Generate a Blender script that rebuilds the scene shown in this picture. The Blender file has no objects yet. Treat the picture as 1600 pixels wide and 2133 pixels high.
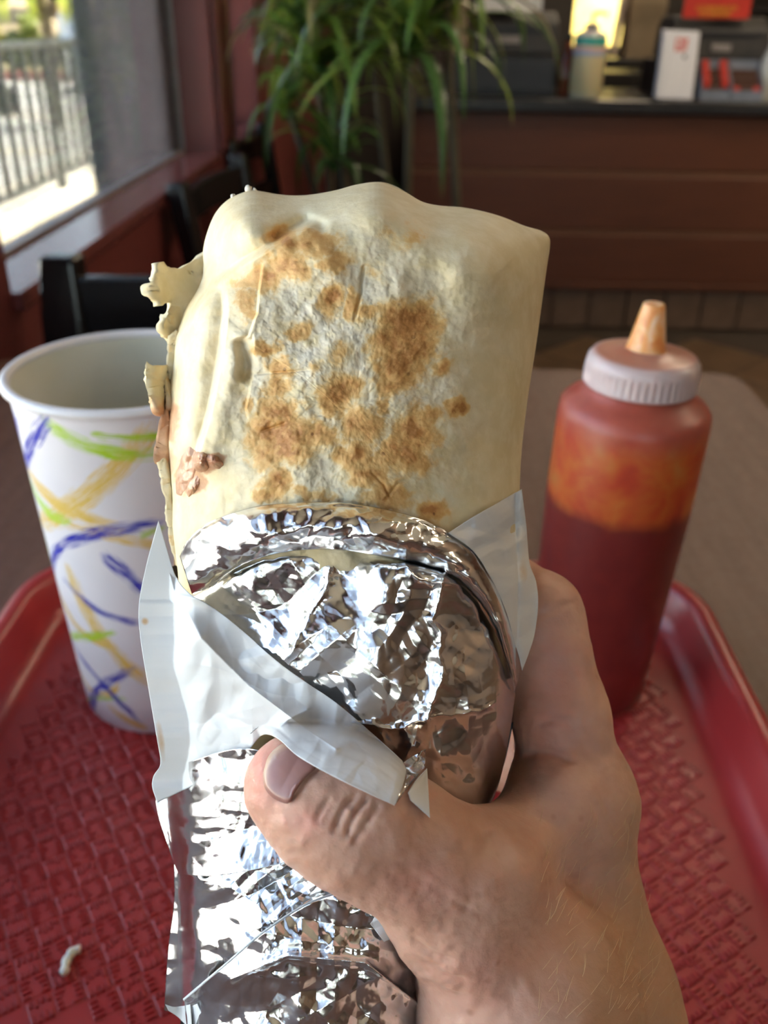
import bpy, bmesh, math, random
import numpy as np
from mathutils import Vector, Matrix

random.seed(7); RNG = np.random.default_rng(7)
sc = bpy.context.scene
COL = sc.collection

# ------------------------------------------------------------------ camera
F, CX, CY = 1850.0, 800.0, 1066.5          # focal length and centre in pixels of the 1600 x 2133 frame
PITCH, YAW, ROLL = math.radians(29.0), math.radians(1.0), math.radians(0.8)
CAM = np.array([0.0, 0.0, 1.09])
fw = np.array([-math.sin(YAW)*math.cos(PITCH), math.cos(YAW)*math.cos(PITCH), -math.sin(PITCH)])
_r0 = np.array([math.cos(YAW), math.sin(YAW), 0.0]); _u0 = np.cross(_r0, fw)
rt = math.cos(ROLL)*_r0 + math.sin(ROLL)*_u0
up = math.cos(ROLL)*_u0 - math.sin(ROLL)*_r0
cam = bpy.data.cameras.new('camera'); camo = bpy.data.objects.new('camera', cam); COL.objects.link(camo)
camo.matrix_world = Matrix(((rt[0], up[0], -fw[0], CAM[0]), (rt[1], up[1], -fw[1], CAM[1]), (rt[2], up[2], -fw[2], CAM[2]), (0, 0, 0, 1)))
cam.sensor_fit = 'HORIZONTAL'; cam.sensor_width = 36.0; cam.lens = F/1600*36
cam.clip_start = 0.01; cam.clip_end = 500
cam.dof.use_dof = True; cam.dof.focus_distance = 0.172; cam.dof.aperture_fstop = 24.0
sc.camera = camo

# ------------------------------------------------------------------ light
sc.view_settings.view_transform = 'Standard'; sc.view_settings.look = 'None'
sc.view_settings.gamma = 1.0; sc.view_settings.use_curve_mapping = False
sc.view_settings.exposure = 1.02
sc.cycles.use_adaptive_sampling = True; sc.cycles.adaptive_threshold = 0.2; sc.cycles.adaptive_min_samples = 16
sc.cycles.max_bounces = 7; sc.cycles.diffuse_bounces = 4; sc.cycles.glossy_bounces = 4
sc.cycles.transmission_bounces = 4; sc.cycles.transparent_max_bounces = 8
sc.cycles.caustics_reflective = False; sc.cycles.caustics_refractive = False
sc.cycles.sample_clamp_indirect = 6.0; sc.cycles.use_denoising = True
wd = bpy.data.worlds.new('world'); sc.world = wd; wd.use_nodes = True
nt = wd.node_tree; nt.nodes.clear()
sky = nt.nodes.new('ShaderNodeTexSky'); sky.sky_type = 'NISHITA'; sky.sun_disc = False
sky.sun_elevation = math.radians(55); sky.sun_rotation = math.radians(60); sky.air_density = 1.2; sky.dust_density = 2.5
hs = nt.nodes.new('ShaderNodeHueSaturation'); hs.inputs['Saturation'].default_value = 0.75
bg = nt.nodes.new('ShaderNodeBackground'); bg.inputs[1].default_value = 0.65
out = nt.nodes.new('ShaderNodeOutputWorld')
nt.links.new(sky.outputs[0], hs.inputs['Color']); nt.links.new(hs.outputs[0], bg.inputs[0]); nt.links.new(bg.outputs[0], out.inputs[0])
sl = bpy.data.lights.new('sun', 'SUN'); sl.energy = 30.0; sl.angle = math.radians(0.53); sl.color = (1.0, 0.93, 0.80)
so = bpy.data.objects.new('sun', sl); COL.objects.link(so)
so.rotation_euler = Vector((-0.45, -0.25, -0.86)).to_track_quat('-Z', 'Y').to_euler()
def portal(name, loc, rot, sx, sy):
    l = bpy.data.lights.new(name, 'AREA'); l.shape = 'RECTANGLE'; l.size = sx; l.size_y = sy; l.energy = 1.0
    l.cycles.is_portal = True
    o = bpy.data.objects.new(name, l); COL.objects.link(o); o.location = loc; o.rotation_euler = rot

# ------------------------------------------------------------------ pixel <-> place
def ray(x, y): return fw + (x-CX)/F*rt - (y-CY)/F*up
def at(x, y, d): return CAM + d*ray(x, y)                      # depth along the optical axis
def onz(x, y, z): d = ray(x, y); return CAM + d*(z-CAM[2])/d[2]
def ony(x, y, Y): d = ray(x, y); return CAM + d*(Y-CAM[1])/d[1]
def onx(x, y, X): d = ray(x, y); return CAM + d*(X-CAM[0])/d[0]
def atv(px, py, d):                                            # arrays
    px, py, d = np.broadcast_arrays(np.asarray(px, float), np.asarray(py, float), np.asarray(d, float))
    return CAM + d[..., None]*(fw + ((px-CX)/F)[..., None]*rt - ((py-CY)/F)[..., None]*up)

# ------------------------------------------------------------------ numeric noise
_L = np.random.default_rng(11).random((16, 256, 256))
def vnoise(x, y, k=0):
    x = np.asarray(x, float); y = np.asarray(y, float); L = _L[k % 16]
    xi = np.floor(x).astype(int); yi = np.floor(y).astype(int); fx = x-xi; fy = y-yi
    fx = fx*fx*fx*(fx*(fx*6-15)+10); fy = fy*fy*fy*(fy*(fy*6-15)+10)
    a = L[xi & 255, yi & 255]; b = L[(xi+1) & 255, yi & 255]; c = L[xi & 255, (yi+1) & 255]; d = L[(xi+1) & 255, (yi+1) & 255]
    return (a*(1-fx)+b*fx)*(1-fy) + (c*(1-fx)+d*fx)*fy
def fbm(x, y, k=0, o=4):
    s = 0; a = .5; n = 0
    for i in range(o):
        s = s + a*vnoise(x*2**i+17.3*i, y*2**i+9.1*i, k+i); n += a; a *= .5
    return s/n
def sstep(a, b, x): t = np.clip((x-a)/(b-a), 0, 1); return t*t*(3-2*t)
def tri(x): return np.abs((x % 1.0)-.5)*2
def crumple(x, y, seed, scale, layers=5):                      # sharp creases between flat facets, 0..1
    g = np.random.default_rng(seed); h = 0; n = 0
    for i in range(layers):
        th = g.random()*math.pi; fr = (0.35+g.random()*.9)/scale; ph = g.random()
        wp = 1.1*fbm(x/scale*.4+i*7.7, y/scale*.4+seed, i, 2)
        loc = sstep(.36, .66, vnoise(x/scale*.5+31*i, y/scale*.5+13*i+seed, i+3))
        a = .5/(fr*scale)
        h = h + a*loc*tri(fr*(x*math.cos(th)+y*math.sin(th))+ph+wp); n += a*.6
    return h/n
def seg_dist(P, poly):
    """distance to a polyline, signed side (left of travel positive) and position along it (0..1)"""
    poly = np.asarray(poly, np.float32); sh = P.shape[:-1]; x = P[..., 0].astype(np.float32).ravel(); y = P[..., 1].astype(np.float32).ravel()
    best = np.full(x.shape, 1e18, np.float32); side = np.zeros_like(best); pos = np.zeros_like(best)
    sl_ = np.linalg.norm(np.diff(poly, axis=0), axis=1); L = np.r_[0, np.cumsum(sl_)]
    for i in range(len(poly)-1):
        ax, ay = poly[i]; bx, by = poly[i+1]-poly[i]; dx = x-ax; dy = y-ay; t = np.clip((dx*bx+dy*by)/(bx*bx+by*by), 0, 1)
        d = (dx-t*bx)**2+(dy-t*by)**2; m = d < best
        best[m] = d[m]; side[m] = np.sign(bx*dy[m]-by*dx[m]); pos[m] = (L[i]+t[m]*sl_[i])/L[-1]
    return np.sqrt(best).reshape(sh).astype(float), side.reshape(sh), pos.reshape(sh)
def smooth_poly(pts, n):                                       # Catmull-Rom, then n even steps
    p = np.asarray(pts, float); q = np.vstack([2*p[0]-p[1], p, 2*p[-1]-p[-2]]); o = []
    for i in range(1, len(q)-2):
        for t in np.linspace(0, 1, 12, endpoint=False):
            a, b, c, d = q[i-1], q[i], q[i+1], q[i+2]
            o.append(.5*(2*b+(c-a)*t+(2*a-5*b+4*c-d)*t*t+(3*b-a-3*c+d)*t**3))
    o.append(p[-1]); o = np.array(o); L = np.r_[0, np.cumsum(np.linalg.norm(np.diff(o, axis=0), axis=1))]
    t = np.linspace(0, L[-1], n); return np.stack([np.interp(t, L, o[:, k]) for k in range(o.shape[1])], 1)

# ------------------------------------------------------------------ materials
MATS = {}
def srgb(r, g, b):
    f = lambda c: (c/255/12.92) if c/255 <= .04045 else ((c/255+.055)/1.055)**2.4
    return (f(r), f(g), f(b))
class NT:
    def __init__(s, name):
        m = bpy.data.materials.new(name); m.use_nodes = True; s.m = m; s.t = m.node_tree; s.t.nodes.clear()
        s.o = s.n('ShaderNodeOutputMaterial'); MATS[name] = m
    def n(s, ty, **kw):
        x = s.t.nodes.new(ty)
        for k, v in kw.items(): setattr(x, k, v)
        return x
    def l(s, a, b): s.t.links.new(a, b)
    def val(s, sock, v):
        if hasattr(v, 'node'): s.l(v, sock)
        elif isinstance(v, (tuple, list)) and len(v) == 3 and sock.type == 'RGBA': sock.default_value = (*v, 1)
        else: sock.default_value = v
    def math(s, op, a, b=0.0, c=None, clamp=False):
        x = s.n('ShaderNodeMath', operation=op, use_clamp=clamp); s.val(x.inputs[0], a); s.val(x.inputs[1], b)
        if c is not None: s.val(x.inputs[2], c)
        return x.outputs[0]
    def ramp(s, fac, stops, interp='LINEAR'):
        x = s.n('ShaderNodeValToRGB'); x.color_ramp.interpolation = interp; e = x.color_ramp.elements
        while len(e) < len(stops): e.new(0.5)
        for i, (p, c) in enumerate(stops):
            e[i].position = p; e[i].color = (*c, 1) if isinstance(c, (tuple, list)) else (c, c, c, 1)
        s.val(x.inputs[0], fac); return x.outputs[0]
    def noise(s, vec, scale, detail=3, rough=.5, dist=0.0):
        x = s.n('ShaderNodeTexNoise'); x.inputs['Scale'].default_value = scale; x.inputs['Detail'].default_value = detail
        x.inputs['Roughness'].default_value = rough; x.inputs['Distortion'].default_value = dist
        if vec is not None: s.l(vec, x.inputs['Vector'])
        return x.outputs[0]
    def mix(s, fac, a, b, blend='MIX'):
        x = s.n('ShaderNodeMix', data_type='RGBA', blend_type=blend); s.val(x.inputs[0], fac); s.val(x.inputs[6], a); s.val(x.inputs[7], b)
        return x.outputs[2]
    def bump(s, h, strength=.3, dist=.001, normal=None):
        x = s.n('ShaderNodeBump'); x.inputs['Strength'].default_value = strength; x.inputs['Distance'].default_value = dist
        s.l(h, x.inputs['Height'])
        if normal is not None: s.l(normal, x.inputs['Normal'])
        return x.outputs[0]
    def obj(s): return s.n('ShaderNodeTexCoord').outputs['Object']
    def bsdf(s, color, rough=.5, metal=0.0, normal=None, spec=.5, **kw):
        b = s.n('ShaderNodeBsdfPrincipled'); s.val(b.inputs['Base Color'], color); s.val(b.inputs['Roughness'], rough)
        s.val(b.inputs['Metallic'], metal); b.inputs['Specular IOR Level'].default_value = spec
        for k, v in kw.items(): s.val(b.inputs[k.replace('_', ' ')], v)
        if normal is not None: s.l(normal, b.inputs['Normal'])
        s.l(b.outputs[0], s.o.inputs[0]); return b
def simple(name, col, rough=.5, metal=0.0, var=.12, scale=20.0, bump=0.0, spec=.5, stretch=None, **kw):
    if name in MATS: return MATS[name]
    t = NT(name); v = t.obj()
    if stretch:
        mp = t.n('ShaderNodeMapping'); mp.inputs['Scale'].default_value = stretch; t.l(v, mp.inputs[0]); v = mp.outputs[0]
    nz = t.noise(v, scale, 4)
    c = t.ramp(nz, [(.3, tuple(x*(1-var) for x in col)), (.7, tuple(min(1, x*(1+var)) for x in col))])
    t.bsdf(c, rough, metal, t.bump(nz, bump, .002) if bump else None, spec, **kw)
    return t.m

# ------------------------------------------------------------------ building
def tag(o, label=None, cat=None, group=None, kind=None):
    if label: o['label'] = label
    if cat: o['category'] = cat
    if group: o['group'] = group
    if kind: o['kind'] = kind
    return o
def empty(name, loc=(0, 0, 0), rz=0.0, **kw):
    o = bpy.data.objects.new(name, None); COL.objects.link(o); o.location = loc; o.rotation_euler = (0, 0, rz); o.empty_display_size = .02
    return tag(o, **kw)
def mesh(name, V, Fc, mat=None, parent=None, smooth=False, org=None):
    """V in world space; when the parent is an unrotated empty its location is taken off"""
    V = np.asarray(V, float).reshape(-1, 3)
    if org is None: org = np.array(parent['_org']) if parent is not None and '_org' in parent else np.zeros(3)
    V = V-np.asarray(org)
    me = bpy.data.meshes.new(name)
    if isinstance(Fc, np.ndarray):
        nv, nf, k = len(V), len(Fc), Fc.shape[1]
        me.vertices.add(nv); me.vertices.foreach_set('co', V.astype(np.float32).ravel())
        me.loops.add(nf*k); me.loops.foreach_set('vertex_index', Fc.astype(np.int32).ravel())
        me.polygons.add(nf); me.polygons.foreach_set('loop_start', np.arange(0, nf*k, k, dtype=np.int32))
        me.polygons.foreach_set('loop_total', np.full(nf, k, dtype=np.int32)); me.update(calc_edges=True)
    else:
        me.from_pydata(V.tolist(), [], Fc); me.update()
    if smooth: me.polygons.foreach_set('use_smooth', [True]*len(me.polygons))
    o = bpy.data.objects.new(name, me); COL.objects.link(o)
    if mat is not None: me.materials.append(mat)
    if parent is not None: o.parent = parent
    return o
def thing(name, loc, label, cat, group=None):
    o = empty(name, loc, label=label, cat=cat, group=group); o['_org'] = [float(c) for c in loc]; return o
def grid_faces(n, m, close_n=False, close_m=False):
    i = np.arange(n if close_n else n-1); j = np.arange(m if close_m else m-1); I, J = np.meshgrid(i, j, indexing='ij')
    a = I*m+J; b = ((I+1) % n)*m+J; c = ((I+1) % n)*m+(J+1) % m; d = I*m+(J+1) % m
    return np.stack([a, b, c, d], -1).reshape(-1, 4)
BOXF = [(0, 3, 2, 1), (4, 5, 6, 7), (0, 1, 5, 4), (1, 2, 6, 5), (2, 3, 7, 6), (3, 0, 4, 7)]
def boxv(x0, x1, y0, y1, z0, z1): return [(x0, y0, z0), (x1, y0, z0), (x1, y1, z0), (x0, y1, z0), (x0, y0, z1), (x1, y0, z1), (x1, y1, z1), (x0, y1, z1)]
def bevel(o, w, seg=2):
    m = o.modifiers.new('bevel', 'BEVEL'); m.width = w; m.segments = seg; m.limit_method = 'ANGLE'; return o
def box(name, x0, x1, y0, y1, z0, z1, mat, parent=None, bev=0.0):
    o = mesh(name, boxv(x0, x1, y0, y1, z0, z1), BOXF, mat, parent)
    if bev: bevel(o, bev)
    return o
class MB:                                                       # joins shapes into ONE mesh
    def __init__(s): s.v = []; s.f = []
    def add(s, V, Fc): b = len(s.v); s.v += [tuple(v) for v in V]; s.f += [tuple(int(i)+b for i in f) for f in Fc]; return s
    def box(s, *a): return s.add(boxv(*a), BOXF)
    def build(s, name, mat, parent=None, smooth=False, org=None): return mesh(name, s.v, s.f, mat, parent, smooth, org)
def lathe(prof, n=64, c=(0, 0, 0), cap=True):
    th = np.linspace(0, 2*math.pi, n, endpoint=False); prof = np.asarray(prof, float)
    V = np.stack([prof[None, :, 0]*np.cos(th)[:, None]+c[0], prof[None, :, 0]*np.sin(th)[:, None]+c[1], np.broadcast_to(prof[None, :, 1]+c[2], (n, len(prof)))], -1)
    Fc = [tuple(x) for x in grid_faces(n, len(prof), close_n=True)]
    V = V.reshape(-1, 3)
    if cap:
        m = len(prof)
        if prof[0, 0] > 1e-6: Fc.append(tuple(i*m for i in range(n))[::-1])
        if prof[-1, 0] > 1e-6: Fc.append(tuple(i*m+m-1 for i in range(n)))
    return V, Fc
def tubev(pts, rad, n=8):
    pts = np.asarray(pts, float); k = len(pts); rad = np.broadcast_to(np.asarray(rad, float), (k,))
    T = np.gradient(pts, axis=0); T /= np.linalg.norm(T, axis=1)[:, None]+1e-12
    ref = np.array([0, 0, 1.0]) if abs(T[0, 2]) < .9 else np.array([1.0, 0, 0])
    V = []
    for i in range(k):
        a = np.cross(T[i], ref); a /= np.linalg.norm(a)+1e-12; b = np.cross(T[i], a); ref = -np.cross(T[i], a) if False else ref
        for j in range(n):
            t = 2*math.pi*j/n; V.append(pts[i]+rad[i]*(a*math.cos(t)+b*math.sin(t)))
    Fc = [tuple(x)[::-1] for x in grid_faces(k, n, close_m=True)]; Fc += [tuple(range(n))[::-1], tuple((k-1)*n+j for j in range(n))]
    return V, Fc
def rrect(x0, x1, y0, y1, r, n=8):
    P = []
    for cx, cy, a0 in ((x1-r, y1-r, 0), (x0+r, y1-r, 90), (x0+r, y0+r, 180), (x1-r, y0+r, 270)):
        for i in range(n+1):
            a = math.radians(a0+90*i/n); P.append((cx+r*math.cos(a), cy+r*math.sin(a)))
    return np.array(P)
def copy_tree(o, parent=None):
    c = o.copy(); COL.objects.link(c); c.parent = parent
    for ch in list(o.children): copy_tree(ch, c)
    return c
def rings(levels, cap_first=True, cap_last=True):
    """stack of equal-length loops (each an (n,3) array) -> V, F"""
    n = len(levels[0]); V = np.vstack(levels); Fc = [tuple(x)[::-1] for x in grid_faces(len(levels), n, close_m=True)]
    if cap_first: Fc.append(tuple(range(n))[::-1])
    if cap_last: Fc.append(tuple((len(levels)-1)*n+j for j in range(n)))
    return V, Fc

# ================================================================== the room
WX, GX, SZ = -0.465, -0.552, 0.80        # inner wall face, glass plane, sill height
RX1, RY0, RY1, RZ = 3.9, -3.2, 6.2, 2.75
CY0 = 3.537                              # front of the counter
def paint(name, col, rough, var=.14):
    t = NT(name); v = t.obj(); mp = t.n('ShaderNodeMapping'); mp.inputs['Scale'].default_value = (30, 30, 1.2); t.l(v, mp.inputs[0])
    a = t.noise(mp.outputs[0], 3, 4); b = t.noise(v, 2.5, 3)
    c = t.mix(.5, t.ramp(a, [(.3, tuple(x*(1-var) for x in col)), (.7, tuple(x*(1+var) for x in col))]), t.ramp(b, [(.3, tuple(x*(1-var) for x in col)), (.7, tuple(x*(1+var) for x in col))]))
    t.bsdf(c, rough, 0, t.bump(a, .12, .002)); return t.m
M_red = paint('red_wall_paint', (.150, .034, .031), .42)
M_sill = paint('sill_gloss_paint', (.170, .05, .047), .10)
M_ceil = simple('ceiling_paint', (.40, .35, .29), .9, scale=6)
M_cream = simple('brown_wall_paint', (.24, .155, .10), .8, scale=4)
M_kitchen = simple('kitchen_wall_paint', (.035, .028, .024), .6, scale=4)
M_frame = simple('aluminium_frame', (.30, .28, .29), .4, .3)
t = NT('window_glass')
gl = t.n('ShaderNodeBsdfGlossy'); gl.inputs['Roughness'].default_value = .02; tr = t.n('ShaderNodeBsdfTransparent'); tr.inputs[0].default_value = (.95, .97, .96, 1)
nz = t.noise(t.obj(), 3, 2); fr = t.n('ShaderNodeFresnel'); fr.inputs[0].default_value = 1.3
mx = t.n('ShaderNodeMixShader'); t.l(t.math('MULTIPLY', fr.outputs[0], t.ramp(nz, [(0, .75), (1, .95)])), mx.inputs[0])
t.l(tr.outputs[0], mx.inputs[1]); t.l(gl.outputs[0], mx.inputs[2]); t.l(mx.outputs[0], t.o.inputs[0]); M_glass = t.m

def struct(o): o['kind'] = 'structure'; return o
TOP = 2.35
openings = [(-2.9, 0.86), (1.04, 2.335), (2.55, 3.02)]
m = MB()
m.box(-.62, WX, RY0, RY1, -.12, SZ-.022); m.box(-.62, WX, RY0, RY1, TOP, RZ)
ys = [RY0]+[y for o in openings for y in o]+[RY1]
for a, b in zip(ys[0::2], ys[1::2]): m.box(-.62, WX, a, b, SZ-.022, TOP)
struct(m.build('wall_left', M_red))
for i, (a, b) in enumerate(openings):
    struct(bevel(mesh('trim_%d' % (i+1), boxv(GX-.01, WX+.012, a, b, SZ-.022, SZ), BOXF, M_sill), .003))
    w = struct(box('window_%d' % (i+1), GX-.003, GX+.003, a+.008, b-.008, SZ+.006, TOP-.02, M_glass))
    for q in ((a, a+.008, SZ, TOP), (b-.008, b, SZ, TOP), (a+.008, b-.008, SZ, SZ+.006), (a+.008, b-.008, TOP-.02, TOP)):
        box('window_frame', GX-.008, GX+.008, *q, M_frame, w)
    portal('window_portal', (GX-.08, (a+b)/2, (SZ+TOP)/2), (0, math.radians(-90), 0), TOP-SZ, b-a)
# narrow raised moulding on the wall face between the two far windows
struct(box('trim_4', WX, WX+.018, 2.352, 2.40, SZ, TOP, M_red, None, .003))
struct(box('trim_5', WX, WX+.014, 2.47, 2.53, SZ, TOP, M_red, None, .003))
# other walls
struct(box('wall_right', RX1, RX1+.1, RY0, RY1, 0, RZ, M_cream))
m = MB(); m.box(-.62, RX1, RY0-.1, RY0, 0, .8); m.box(-.62, RX1, RY0-.1, RY0, 2.4, RZ)
for a, b in ((-.62, -.3), (.9, RX1)): m.box(a, b, RY0-.1, RY0, .8, 2.4)
struct(m.build('wall_back', M_cream))
for i, (a, b) in enumerate(((-.3, .9),)):  # unseen window behind the camera, added to let fill daylight in
    w = struct(box('window_%d' % (i+4), a, b, RY0-.06, RY0-.05, .8, 2.4, M_glass))
    box('window_frame', (a+b)/2-.025, (a+b)/2+.025, RY0-.07, RY0-.04, .8, 2.4, M_frame, w)
    portal('window_portal', ((a+b)/2, RY0-.12, 1.6), (math.radians(90), 0, 0), b-a, 1.6)
struct(box('ceiling', -.62, RX1+.1, RY0-.1, RY1+.1, RZ, RZ+.1, M_ceil))
# kitchen wall with one pale yellow window
m = MB(); kx0, kx1, kz0, kz1 = 1.00, 1.40, .96, 1.45
m.box(-.62, kx0, RY1, RY1+.1, 0, RZ); m.box(kx1, RX1, RY1, RY1+.1, 0, RZ); m.box(kx0, kx1, RY1, RY1+.1, 0, kz0); m.box(kx0, kx1, RY1, RY1+.1, kz1, RZ)
struct(m.build('wall_front', M_kitchen))
t = NT('yellow_blind'); tl = t.n('ShaderNodeBsdfTranslucent'); df = t.n('ShaderNodeBsdfDiffuse'); ad = t.n('ShaderNodeMixShader'); ad.inputs[0].default_value = .25
c = t.ramp(t.noise(t.obj(), 8, 2), [(.3, (.85, .72, .36)), (.7, (.95, .86, .5))]); t.l(c, tl.inputs[0]); t.l(c, df.inputs[0])
t.l(tl.outputs[0], ad.inputs[1]); t.l(df.outputs[0], ad.inputs[2]); t.l(ad.outputs[0], t.o.inputs[0])
w = struct(box('window_5', kx0, kx1, RY1+.04, RY1+.05, kz0, kz1, t.m)); box('window_frame', kx0-.02, kx1+.02, RY1-.02, RY1, kz0-.03, kz0, M_frame, w)

# floor of square clay tiles, laid on the diagonal; the ones in view are pieces
t = NT('grout'); nz = t.noise(t.obj(), 40, 3); t.bsdf(t.ramp(nz, [(.3, (.035, .022, .014)), (.7, (.06, .04, .026))]), .8); M_grout = t.m
t = NT('clay_floor_tile'); oi = t.n('ShaderNodeObjectInfo'); nz = t.noise(t.obj(), 7, 4)
c = t.ramp(nz, [(.25, (.085, .046, .022)), (.75, (.15, .088, .045))]); c = t.mix(t.math('MULTIPLY', oi.outputs['Random'], .35), c, (.11, .075, .05))
t.bsdf(c, .45, 0, t.bump(nz, .1, .003)); M_tile = t.m
floor = struct(box('floor', -.62, RX1, RY0, RY1, -.1, -.004, M_grout))
ts = .305; me_tile = None; k = 0
for i in range(-14, 24):
    for j in range(-14, 24):
        u_, v_ = (i+.5)*ts, (j+.5)*ts; cx, cy = (u_-v_)*.7071+.3, (u_+v_)*.7071
        if not (-.2 < cx < RX1-.2 and .5 < cy < CY0-.14): continue
        if me_tile is None:
            o = mesh('floor_tile', boxv(-ts/2+.004, ts/2-.004, -ts/2+.004, ts/2-.004, -.012, 0), BOXF, M_tile); me_tile = o.data; bevel(o, .002, 1)
        else: o = bpy.data.objects.new('floor_tile', me_tile); COL.objects.link(o); bevel(o, .002, 1)
        o.location = (cx, cy, 0); o.rotation_euler = (0, 0, math.radians(45)); o.parent = floor; k += 1
m = MB()
for i in range(-24, 34):
    for j in range(-24, 34):
        u_, v_ = (i+.5)*ts, (j+.5)*ts; cx, cy = (u_-v_)*.7071+.3, (u_+v_)*.7071
        if (-.2 < cx < RX1-.2 and .5 < cy < CY0-.14) or not (-.25 < cx < RX1-.2 and RY0+.2 < cy < CY0-.14): continue
        h = (ts/2-.004)*1.4142
        m.add([(cx+h, cy, 0), (cx, cy+h, 0), (cx-h, cy, 0), (cx, cy-h, 0)], [(0, 1, 2, 3)])
o = m.build('floor_tile_rest', M_tile, floor); o['kind'] = 'stuff'

# flush ceiling panels, unseen above the picture, added for warm fill light
def fill_panel(x, y, watt, label):
    r = thing('fill_panel', (x, y, RZ), label, 'fill light', 'added warm ceiling fill panels')
    tn = 'fill_panel_glow'
    if tn not in MATS:
        q = NT(tn); e = q.n('ShaderNodeEmission'); q.l(q.ramp(q.noise(q.obj(), 3, 1), [(0, (1, .78, .52)), (1, (1, .84, .6))]), e.inputs[0]); e.inputs[1].default_value = FILL_GLOW; q.l(e.outputs[0], q.o.inputs[0])
    box('fill_panel_housing', x-.32, x+.32, y-.32, y+.32, RZ-.05, RZ-.001, simple('fill_panel_white', (.7, .68, .64), .5), r, .004)
    box('fill_panel_diffuser', x-.29, x+.29, y-.29, y+.29, RZ-.056, RZ-.051, MATS[tn], r)
FILL_GLOW = 12.0
fill_panel(2.7, 1.2, 40, 'added square warm ceiling fill panel to the right of the dining table')
fill_panel(1.6, 2.6, 40, 'added square warm ceiling fill panel in front of the counter')
fill_panel(1.2, 4.9, 40, 'added square warm ceiling fill panel behind the counter')

# ================================================================== outdoors, through the window
GZ = -.12
M_conc = simple('sunlit_concrete', (.60, .55, .44), .85, scale=3, bump=.1)
M_asph = simple('pale_asphalt', (.50, .49, .46), .9, scale=5)
struct(box('ground_pavement', -3.2, -.62, -12, 60, GZ-.1, GZ, M_conc))
struct(box('ground_road', -60, -3.2, -12, 21, GZ-.2, GZ-.02, M_asph))
struct(box('ground_verge', -60, -3.2, 21, 70, GZ-.2, GZ+.1, simple('dry_verge', (.30, .25, .12), .9, scale=2)))
struct(box('kerb_red', -30, -3.2, 20.8, 21.05, GZ-.1, GZ+.14, simple('red_kerb_paint', (.40, .10, .09), .7)))
for i, yy in enumerate((13.2, 9.6)):
    tag(box('road_marking', -14, -3.6, yy, yy+.14, GZ-.021, GZ-.014, simple('road_marking_paint', (.72, .62, .36), .8)),
        'faded yellow line painted across the road, %s' % ('farther from the railing', 'nearer to the railing')[i], 'road marking')
struct(box('ground_plinth', -2.62, -2.40, -2, 30, GZ, -.02, simple('plinth_concrete', (.70, .64, .50), .8, scale=4)))
M_iron = simple('railing_paint', (.045, .05, .05), .4)
fence = thing('railing', (-2.5, 6, -.02), 'dark metal railing with thin upright bars outside the window', 'railing')
box('top_rail', -2.525, -2.475, 1.0, 14, .90, .94, M_iron, fence, .004)
box('bottom_rail', -2.515, -2.485, 1.0, 14, .06, .09, M_iron, fence, .004)
pk = None; y = 1.1
while y < 14:
    post = abs((y-6.80) % 2.66) < .05
    if post: box('post', -2.525, -2.475, y-.025, y+.025, -.02, .95, M_iron, fence)
    elif pk is None:
        pk = mesh('picket', boxv(-.018, .018, -.027, .027, 0, .84), BOXF, M_iron, fence, org=(0, 0, 0)); pk.location = (0, y-6, .08)
    else:
        c = pk.copy(); COL.objects.link(c); c.location = (0, y-6, .08)
    y += .19
# stucco pier of the building, just outside the glass
t = NT('mauve_stucco'); nz = t.noise(t.obj(), 60, 5); t.bsdf(t.ramp(nz, [(.3, (.27, .235, .24)), (.7, (.34, .30, .305))]), .9, 0, t.bump(nz, .3, .003)); M_stucco = t.m
struct(box('wall_pier', -.715, -.562, 2.27, 2.334, GZ, 2.9, M_stucco))
struct(box('wall_pier_edge', -.765, -.715, 2.285, 2.5, GZ, 2.9, simple('grey_pier_edge', (.16, .17, .17), .8), None, .01))
# dry hill
n = 60; X, Y = np.meshgrid(np.linspace(-75, 12, n), np.linspace(27, 75, 24), indexing='ij')
Z = GZ+(Y-27)*.17*(.7+.6*fbm(X/14, Y/14, 2)) + 1.2*fbm(X/4, Y/4, 5)
struct(mesh('ground_hill', np.stack([X, Y, Z], -1), grid_faces(n, 24), simple('dry_hillside', (.36, .27, .16), .95, scale=.35, var=.45), None, True))

def leaf_blob(c, rx, rz_, n, size, seed):
    g = np.random.default_rng(seed); V = []; Fc = []
    for i in range(n):
        d = g.normal(size=3); d /= np.linalg.norm(d); p = np.array(c)+d*np.array([rx, rx, rz_])*(.55+.45*g.random())
        a = g.normal(size=3); a /= np.linalg.norm(a); b = np.cross(a, g.normal(size=3)); b /= np.linalg.norm(b); s = size*(.6+.8*g.random()); k = len(V)
        V += [p-a*s, p+b*s*.45, p+a*s, p-b*s*.45]; Fc.append((k, k+1, k+2, k+3))
    return V, Fc
M_bushes = [simple('bush_leaves_a', (.22, .26, .05), .6, scale=2, var=.3), simple('bush_leaves_b', (.12, .16, .05), .6, scale=2, var=.3), simple('bush_leaves_c', (.35, .34, .07), .6, scale=2, var=.3)]
M_bark = simple('bark', (.12, .085, .055), .9)
bush_say = ['low olive-green bush behind the railing, at the left edge of the window', 'dark green bush behind the kerb, just right of the left edge',
            'yellow-green bush behind the railing post', 'dark bush behind the kerb, left of the blue sign post', 'olive bush behind the kerb, below the blue sign', 'yellow-green bush standing behind the parked car']
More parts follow.
